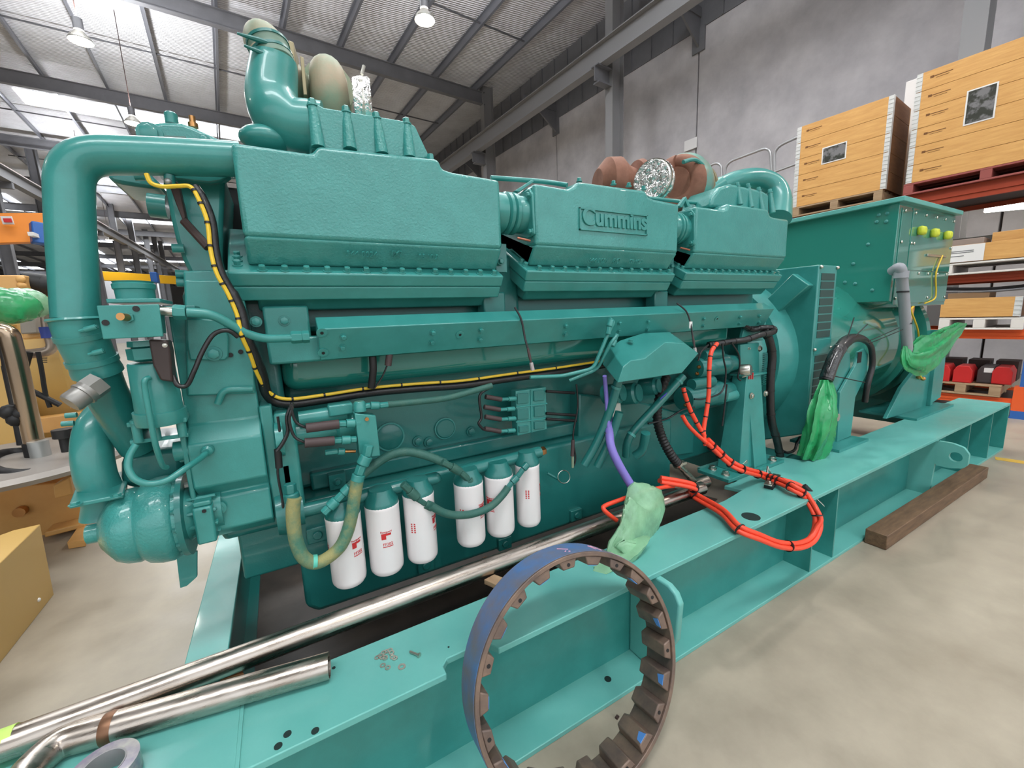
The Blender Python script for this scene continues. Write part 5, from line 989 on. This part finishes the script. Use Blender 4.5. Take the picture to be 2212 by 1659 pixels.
def crate(label, u0, v0, v1, z0, z1, dep, n, photo=None, marks=True, brk=(True, True), name='wooden_crate'):
    c = thing(name, label, 'crate', UV(u0 + dep / 2, (v0 + v1) / 2, z0)); h = (z1 - z0) / n
    for k in range(n):
        z = z0 + k * h; b_ = ub(G(), u0, u0 + .03, v0, v1, z + .002, z + h - .002).out('board', PINE, c, .002); ub(G(), u0 + dep - .03, u0 + dep, v0, v1, z + .002, z + h - .002).out('rear_board', PINE, c)
        [ub(G(), u0 + .03, u0 + dep - .03, a_, a_ + .03, z + .002, z + h - .002).out('end_board', PINED, c, .002) for a_ in (v0, v1 - .03)]
        if marks:
            q = UV(u0 - .0015, v1 - .14, z + h * .62); vd = -YB
            g = G(); g.obox(q + vd * .10, vd * .18, XB * .002, (0, 0, .008)); g.obox(q + vd * .002, vd * .035, XB * .002, (0, 0, .026)); g.obox(q + vd * .10 - V((0, 0, .024)), vd * .12, XB * .002, (0, 0, .004)); g.out('stencil_mark', mat('brown_brand_mark', (120, 78, 40), .8), b_)
    for s_, f in zip((v0, v1), brk):
        if not f: continue
        g = G(); sg = 1 if s_ == v0 else -1
        for k in range(n):
            z = z0 + k * h; ub(g, u0 - .004, u0, min(s_, s_ + sg * .055), max(s_, s_ + sg * .055), z + .004, z + h - .004)
            for j in range(4): ub(g, u0 - .008, u0 - .003, min(s_ - sg * .006, s_ + sg * .05), max(s_ - sg * .006, s_ + sg * .05), z + h * (.12 + .22 * j), z + h * (.2 + .22 * j))
        ub(g, u0 - .004, u0 + .06, s_ - .004, s_ + .004, z0, z1); g.out('corner_hinges', mat('bright_galvanised', (226, 226, 224), .35, .25), c)
    if photo:
        va, vb, za, zb = photo; g = G(); ub(g, u0 - .004, u0 - .002, va, vb, za, zb); f = g.out('photo_sheet', PAPER, c)
        g = G(); ub(g, u0 - .006, u0 - .004, va + .015, vb - .015, za + .015, zb - .015); g.out('photo_print', mat('glossy_grey_print', (140, 138, 140), .12, .2, .8, .5, 12, rgb2=(74, 76, 70), var=.06, vscale=9, bdist=.01), f)
    g = G(); ub(g, u0 + .03, u0 + dep - .03, v0 + .03, v1 - .03, z0, z0 + .02); g.out('base_board', PINED, c)
    return c
ZP = 2.918
pallet('pallet', 'timber pallet under the smaller pine crate on the top rack beam', RU - .06, 2.08, 3.22, ZP, .9, PALLET); pallet('pallet', 'red painted pallet under the larger pine crate at the top right', RU - .06, .35, 1.86, ZP, .9, mat('maroon_pallet', (150, 76, 70), .6), None, mat('maroon_pallet', (150, 76, 70), .6))
crate('smaller pine crate with metal corner hinges and landscape photo, top rack beam', RU - .05, 2.06, 3.22, ZP + .150, 4.28, .8, 5, (2.55, 2.86, 3.62, 3.86), )
g = G(); ub(g, RU - .06, RU - .052, 2.70, 2.86, 3.42, 3.47)
crate('larger pine crate with portrait photo at the top right of the rack', RU - .05, .30, 1.84, ZP + .150, 4.42, .9, 6, (1.10, 1.36, 3.62, 4.02), True, (False, True))
# white carton behind the big crate
o = G(); ub(o, RU + .95, RU + 1.6, .6, 2.2, 3.0, 4.75); o = o.out('carton', PAPER, None, .01); tag(o, 'plain white carton behind the gap between the two top crates', 'box')
g = G(); ub(g, RU + .9, RU + 1.7, .5, 2.3, 2.9, 2.995); g.out('carton_shelf', DARKB, rack)
# lower levels
pallet('pallet', 'white edged pallet below the paper labelled crate, third shelf up', RU - .1, -.3, 1.38, 1.802, 1.0, PLASTW)
crate('low pine crate with a white paper label, shelf below the top beam', RU - .1, -.3, 1.36, 1.955, 2.17, 1.0, 1, None, False, (True, False)); g = G(); ub(g, RU - .106, RU - .102, 1.02, 1.36, 1.96, 2.165); lbl = g.out('paper_label', PAPER, bpy.data.objects['wooden_crate.002'])
for k, (zz, w_) in enumerate(((2.09, .22), (2.07, .22), (2.03, .14))): g = G(); ub(g, RU - .108, RU - .106, 1.33 - w_, 1.33, zz, zz + .008); g.out('label_line', STRUCT, lbl)
for k, (v0, v1, z1, l) in enumerate(((1.05, 1.35, 2.25, 'grey flat carton standing at the near corner above the labelled crate'), (.55, 1.0, 2.30, 'brown carton inside the labelled crate, farther left'), (-.1, .5, 2.31, 'brown carton inside the labelled crate, at the right frame edge'))):
    g = G(); ub(g, RU + .02 + .1 * k, RU + .5 + .1 * k, v0, v1, 2.0, z1); tag(g.out('carton', mat('grey_carton', (150, 134, 124), .7) if k == 0 else PINE, None, .005), l, 'box')
pallet('pallet', 'white edged pallet under the low hinged crate, second shelf up', RU - .1, .62, 1.34, 1.102, 1.0, PLASTW)
crate('low pine crate with galvanised hinges, second shelf up', RU - .1, .66, 1.34, 1.26, 1.50, 1.0, 1, None, False, (True, False))
o = G(); ub(o, RU + .1, RU + .6, .95, 1.32, 1.30, 1.57); tag(o.out('carton', mat('tan_carton', (186, 150, 112), .7), None, .004), 'tan carton sticking up inside the low hinged crate', 'box')
for k in range(3): o = G().tube(spl([UV(RU - .02 + .1 * k, 1.36, 1.60 + .02 * k), UV(RU + .0 + .1 * k, .9, 1.575 + .02 * k), UV(RU + .05, .35, 1.62 + .02 * k)], 5), .014, 8).out('rubber_strip', RUBBER if k % 2 else STRUCT); tag(o, ('grey', 'black', 'pale grey')[k] + ' flexible strip laid on top of the low hinged crate', 'strip')
pallet('pallet', 'bare timber pallet carrying red battery boxes on the lowest shelf', RU - .05, .72, 1.42, .252, 1.0, PALLET)
RB = mat('red_battery_case', (190, 36, 36), .45, 0, .1)
for k, (v, du, mm, l) in enumerate(((1.27, .0, RB, 'leftmost red battery box on the timber pallet'), (1.07, .0, RB, 'second red battery box on the timber pallet, right of the leftmost'), (.87, .12, mat('dark_grey_case', (70, 62, 62), .5), 'dark grey battery box with white label on the timber pallet'), (.74, .10, RB, 'red battery box at the back right of the timber pallet'))):
    t = thing('battery_box', l, 'battery', UV(RU + .1 + du, v, .40)); g = G(); u = RU - .02 + du
    g.prism([UV(u, v - .085, .402), UV(u, v + .085, .402), UV(u, v + .085, .56), UV(u, v + .055, .62), UV(u, v - .055, .62), UV(u, v - .085, .56)], XB * .36); g.out('case', mm, t, .004)
    g = G(); ub(g, u - .004, u, v - .07, v + .07, .41, .435); g.out('base_lip', mm, t)
    if k == 2: g = G(); ub(g, u - .003, u, v - .05, v + .03, .54, .60); g.out('white_label', PAPER, t)
for k in range(3): o = G(); v = 1.25 - k * .25; ub(o, RU + .50, RU + .80, v - .1, v + .1, .402, .66); tag(o.out('parts_box', DARKB, None, .004), ('leftmost', 'middle', 'rightmost')[k] + ' of three dark parts boxes behind the red battery boxes', 'box')
# fluorescent battens behind the rack
for k, (a, b_) in enumerate((((2138, 430), (2178, 448)), ((2128, 452), (2290, 436)))):
    p, q = PU(*a, 10.8), PU(*b_, 10.8); g = G().beam(p, q, .12, .10); t = g.out('strip_light', GLOW); tag(t, ('short fluorescent strip light seen through the rack, upper one', 'long fluorescent strip light seen through the rack, lower one')[k], 'light', kind='thing')
    G().tube([(p + q) / 2, (p + q) / 2 + V((0, 0, 1.1 - .2 * k))], .01, 6).out('hanger', STRUCT, t)
g = G(); ub(g, 10.0, 12.5, -3, 2.6, 3.75, 3.9); mz = g.out('mezzanine_floor', STRUCTL); tag(mz, 'grey steel mezzanine floor behind the rack', 'mezzanine', kind='structure')
for v in (-2.8, 2.4): g = G(); ub(g, 10.1, 10.2, v, v + .1, 0, 3.75); g.out('mezzanine_post', STRUCT, mz)
g = G(); ub(g, 9.6, 9.66, -3, 2.3, 2.35, 2.42); g.out('cable_tray', GALV, mz)
# shelf with boxes and the tubular guard rail in front of the wall
sh_ = thing('storage_shelf', 'grey steel shelf carrying small wooden boxes behind the rear turbocharger', 'shelf', UV(9.6, 5.3, 0)); g = G(); ub(g, 9.3, 10.2, 3.6, 7.2, 3.05, 3.12); g.out('deck', STRUCTL, sh_)
for u in (9.35, 10.1):
    for v in (3.7, 7.1): g = G(); ub(g, u, u + .06, v - .03, v + .03, 0, 3.05); g.out('post', STRUCT, sh_)
def pub(px, py, u=9.3): return PU(px, py, u)
a = pub(1602, 372, 9.5); b_ = pub(1640, 372, 9.5)
g = G(); ub(g, 9.45, 9.95, 3.98, 4.95, 3.122, 3.62); bxx = g.out('wooden_box', PINED, None, .01); tag(bxx, 'brown wooden box on the shelf behind the guard rail', 'box')
g = G()
for v in (4.0, 4.85): ub(g, 9.44, 9.45, v, v + .08, 3.13, 3.62)
g.out('batten', PINED, bxx)
o = G(); ub(o, 9.4, 9.9, 5.25, 6.1, 3.122, 3.40); tag(o.out('orange_box', ORANGE, None, .01), 'orange box on the shelf left of the brown wooden box', 'box')
RAILM = mat('galvanised_rail', (166, 166, 168), .35, .5)
def rail_hoop(label, pts, u):
    t = thing('guard_rail', label, 'rail', PU(*pts[0], u) * 1, 'tubular guard rails near the wall'); G().tube(fillet([PU(a, b_, u) for a, b_ in pts], .18), .025, 12).out('hoop', RAILM, t); return t
t = rail_hoop('galvanised guard rail hoop in front of the wooden boxes', [(1563, 400), (1568, 352), (1664, 316), (1668, 400)], 9.25); 
for a in (1563, 1668): p = PU(a, 400, 9.25); G().tube([V((p.x, p.y, 3.05)), V((p.x, p.y, p.z + .05))], .025, 10).out('post', RAILM, t)
t = rail_hoop('low galvanised guard rail hoop left of the taller one', [(1510, 372), (1545, 352), (1558, 356), (1560, 400)], 9.26)
t = rail_hoop('galvanised guard rail ending behind the smaller pine crate', [(1674, 400), (1672, 320), (1726, 295)], 9.2); G().tube([PU(1672, 372, 9.2), PU(1722, 354, 9.2)], .02, 10).out('mid_rail', RAILM, t); p = PU(1674, 400, 9.2); G().tube([V((p.x, p.y, 3.05)), p + V((0, 0, .05))], .025, 10).out('post', RAILM, t)
g = G(); ub(g, 9.15, 9.35, 3.2, 7.2, 2.98, 3.06); g.out('rail_base', STRUCTL, sh_)
# service panel on the wall
g = G(); ub(g, WU - .05, WU, 2.9, 3.5, 5.2, 6.1); tag(g.out('wall_panel', WALLC), 'flush grey access panel on the wall above the crates', 'panel', kind='structure')
# ================================================================ YELLOW MACHINES ON THE LEFT
cm = thing('yellow_engine_set', 'construction yellow engine set on a yellow base, left background', 'machine', (-2.3, 5.2, 0))
def py_(pts, y, d, name, m_=CATY, bev=.01, par=None): return G().prism(YS(pts, y), (0, d, 0)).out(name, m_, par or cm, bev)
py_([(-300, 1090), (-300, 1240), (92, 1172), (178, 1142), (172, 1070), (158, 1040), (-300, 1075)], 4.3, .12, 'base_rail')
py_([(-300, 1065), (60, 1035), (155, 1012), (150, 1032), (-300, 1085)], 4.1, .5, 'base_top_plate'); py_([(94, 1150), (178, 1130), (182, 1140), (96, 1162)], 4.15, .15, 'base_lower_flange')
G().lathe(PY(48, 1102, 4.29), (0, -1, 0), [(0, .035), (.05, .035)], 16).out('bolt_head', BRASS, cm)
g = G(); a, b_, c, d = PY(112, 1050, 3.95), PY(150, 1030, 3.95), PY(158, 1068, 3.95), PY(118, 1078, 3.95); g.prism([a, b_, c, d], (0, .35, 0)); g.out('bracket_block', CATY, cm, .01)
py_([(60, 780), (60, 900), (155, 890), (170, 960), (60, 985)], 5.4, .6, 'engine_block', CATY2); py_([(66, 905), (170, 892), (172, 930), (70, 938)], 4.9, .1, 'side_beam'); py_([(70, 955), (178, 945), (178, 965), (72, 972)], 4.7, .1, 'side_beam')
G().lathe(PY(118, 770, 5.6), (1, .15, 0), [(-.42, .55), (0, .62), (.14, .64), (.26, .56), (.28, .3)], 40).out('flywheel_guard', CATY2, cm)
py_([(-40, 594), (52, 594), (61, 640), (-40, 640)], 4.8, .2, 'radiator_side'); py_([(60, 600), (118, 602), (124, 636), (64, 636)], 5.2, .2, 'radiator_side_rear')
for q in ((45, 604), (47, 617)): G().ball(PY(*q, 4.79), .03, n=10).out('bolt_head', CATY, cm)
G().tube([PY(55, 612, 4.95), PY(96, 616, 4.95)], .09, 18).out('air_hose', RUBBER, cm); G().ball(PY(96, 616, 4.95), .09).out('air_hose_end', RUBBER, cm)
py_([(62, 632), (130, 634), (130, 660), (62, 658)], 5.1, .4, 'manifold', CATY, .03); py_([(42, 664), (92, 664), (98, 728), (48, 734)], 4.7, .3, 'terminal_case', CATY)
py_([(40, 682), (76, 680), (82, 720), (44, 722)], 4.6, .12, 'control_box', mat('grey_box', (150, 142, 132), .5)); py_([(-30, 700), (26, 700), (44, 840), (50, 1000), (-30, 1010)], 5.0, .5, 'engine_end', CATY2)
pipe_ = G().tube(fillet(YS([(120, 680), (100, 672), (104, 715), (118, 758), (60, 765), (34, 765)], 4.5), .1), .035, 14).out('return_pipe', mat('bare_pipe', (170, 154, 140), .35, .6), cm); G().tube([PY(104, 706, 4.48), PY(110, 730, 4.48)], .05, 16).out('blue_sleeve', mat('blue_silicone', (60, 80, 170), .5), cm)
for pts, r in (([(62, 760), (52, 800), (46, 840), (60, 880)], .025), ([(82, 760), (90, 800), (98, 850), (108, 880)], .015), ([(60, 840), (90, 855), (130, 875)], .02), ([(10, 790), (25, 860), (38, 900)], .02), ([(112, 700), (150, 706), (168, 720)], .02)): G().tube(spl(YS(pts, 4.4), 4), r, 8).out('black_hose', RUBBER, cm)
for k in range(4): z = 768 + 4.5 * k; G().prism(YS([(88, z), (101, z), (101, z + 2), (88, z + 2)], 4.9), (0, .01, 0)).out('vent_slot', RUBBER, cm)
py_([(150, 860), (172, 858), (176, 880), (150, 884)], 4.5, .4, 'lug', CATY)
G().lathe(PY(25, 1010, 3.9), (0, 0, 1), [(0, .62), (.03, .64), (.06, .62)], 40).out('fan_disc', mat('dull_disc', (150, 144, 138), .45, .3), cm)
G().tube([PY(82 + 68 * cos(a) - 40, 1000 + 24 * sin(a), 3.8 - .3 * sin(a)) for a in [2 * pi * i / 28 for i in range(28)]], .03, 10, closed=True).out('belt_hoop', RUBBER, cm)
G().lathe(PY(90, 990, 3.85), (0, 0, 1), [(0, .05), (.12, .05)], 14).out('hub_stub', GALV, cm); G().tube([PY(0, 1035, 3.7), PY(135, 995, 3.7)], .012, 8).out('spoke', ZINC, cm)
# chrome rails of the lifting frame next to it
lf = thing('handling_trolley', 'tall trolley with bent chrome tubes standing before the yellow engine set', 'trolley', (-1.9, 4, 0)); CH_ = mat('aged_chrome', (170, 150, 128), .2, 1)
G().tube(fillet(YS([(-30, 712), (18, 714), (36, 780), (80, 985)], 3.9), .14), .05, 18).out('tube', CH_, lf); G().tube(fillet(YS([(-30, 728), (8, 730), (20, 800), (50, 960)], 4.1), .14), .03, 14).out('tube', RUBBER, lf)
G().tube([PY(76, 955, 3.9), PY(84, 990, 3.9)], .062, 16).out('rubber_cuff', RUBBER, lf); G().box(-2.1, -1.5, 3.7, 4.3, .62, .70).out('base_plate', GALV, lf, .005); G().box(-2.05, -1.95, 3.9, 4.0, 0, .62).out('leg', GALV, lf)
for q in ((20, 890), (35, 905), (46, 893)): G().ball(PY(*q, 3.9), .05, n=10).out('clamp_knob', RUBBER, lf)
G().lathe(PY(140, 946, 3.7), (0, 0, 1), [(-.09, .03), (0, .03), (.005, .055), (.06, .055)], 14).out('black_knob', RUBBER, lf)
# green wrapped parts
b = bag('plastic_wrap', 'green plastic wrapped fitting on the yellow engine set at far left', [PY(*q) for q in ((0, 625, 4.2), (3, 660, 4.15), (0, 695, 4.2))], [.03, .2, .03], .9, BAG1, 11, 5, .06); b['category'] = 'wrapping'
b = bag('plastic_wrap', 'pale green plastic wrapped fitting, right of the greener one', [PY(*q) for q in ((35, 632, 4.3), (42, 655, 4.28), (30, 685, 4.3))], [.08, .16, .05], .9, BAG2, 12, 5, .06); b['category'] = 'wrapping'
# yellow box in front and timber skid
yb = thing('yellow_steel_box', 'big plain ochre steel box standing on the floor at the left edge', 'box', (-1.6, 3, 0))
T_ = .47; q0, q1, q2, q3 = (-1.30, 3.22), (-1.27, 2.55), (-3.0, 2.2), (-3.0, 3.35)
pA = PZ(0, 1216, T_); pB = PZ(87, 1132, T_)
o = G().hull([(-1.27, 1.75, 0), (-1.30, 3.24, 0), (-1.85, 3.30, 0), (-2.6, 1.75, 0)], [(pA.x + (pA.x - pB.x) * 1.5, pA.y + (pA.y - pB.y) * 1.5, T_), (pB.x, pB.y, T_), (PZ(30, 1145, T_).x, PZ(30, 1145, T_).y, T_), (-2.9, 1.5, T_)]).out('body', CATY2, yb, .004)
for q in ((66, 1243), (82, 1296)): G().ball(PX(*q, -1.29), .012, n=10).out('rivet', PAPER, o)
o = G().prism([PZ(*q, .002) for q in ((148, 1186), (186, 1180), (190, 1140), (172, 1150))], (0, 0, .05)).out('wood_offcut', PINE, None, .003); tag(o, 'pine wedge on the floor at the corner of the yellow base', 'block')
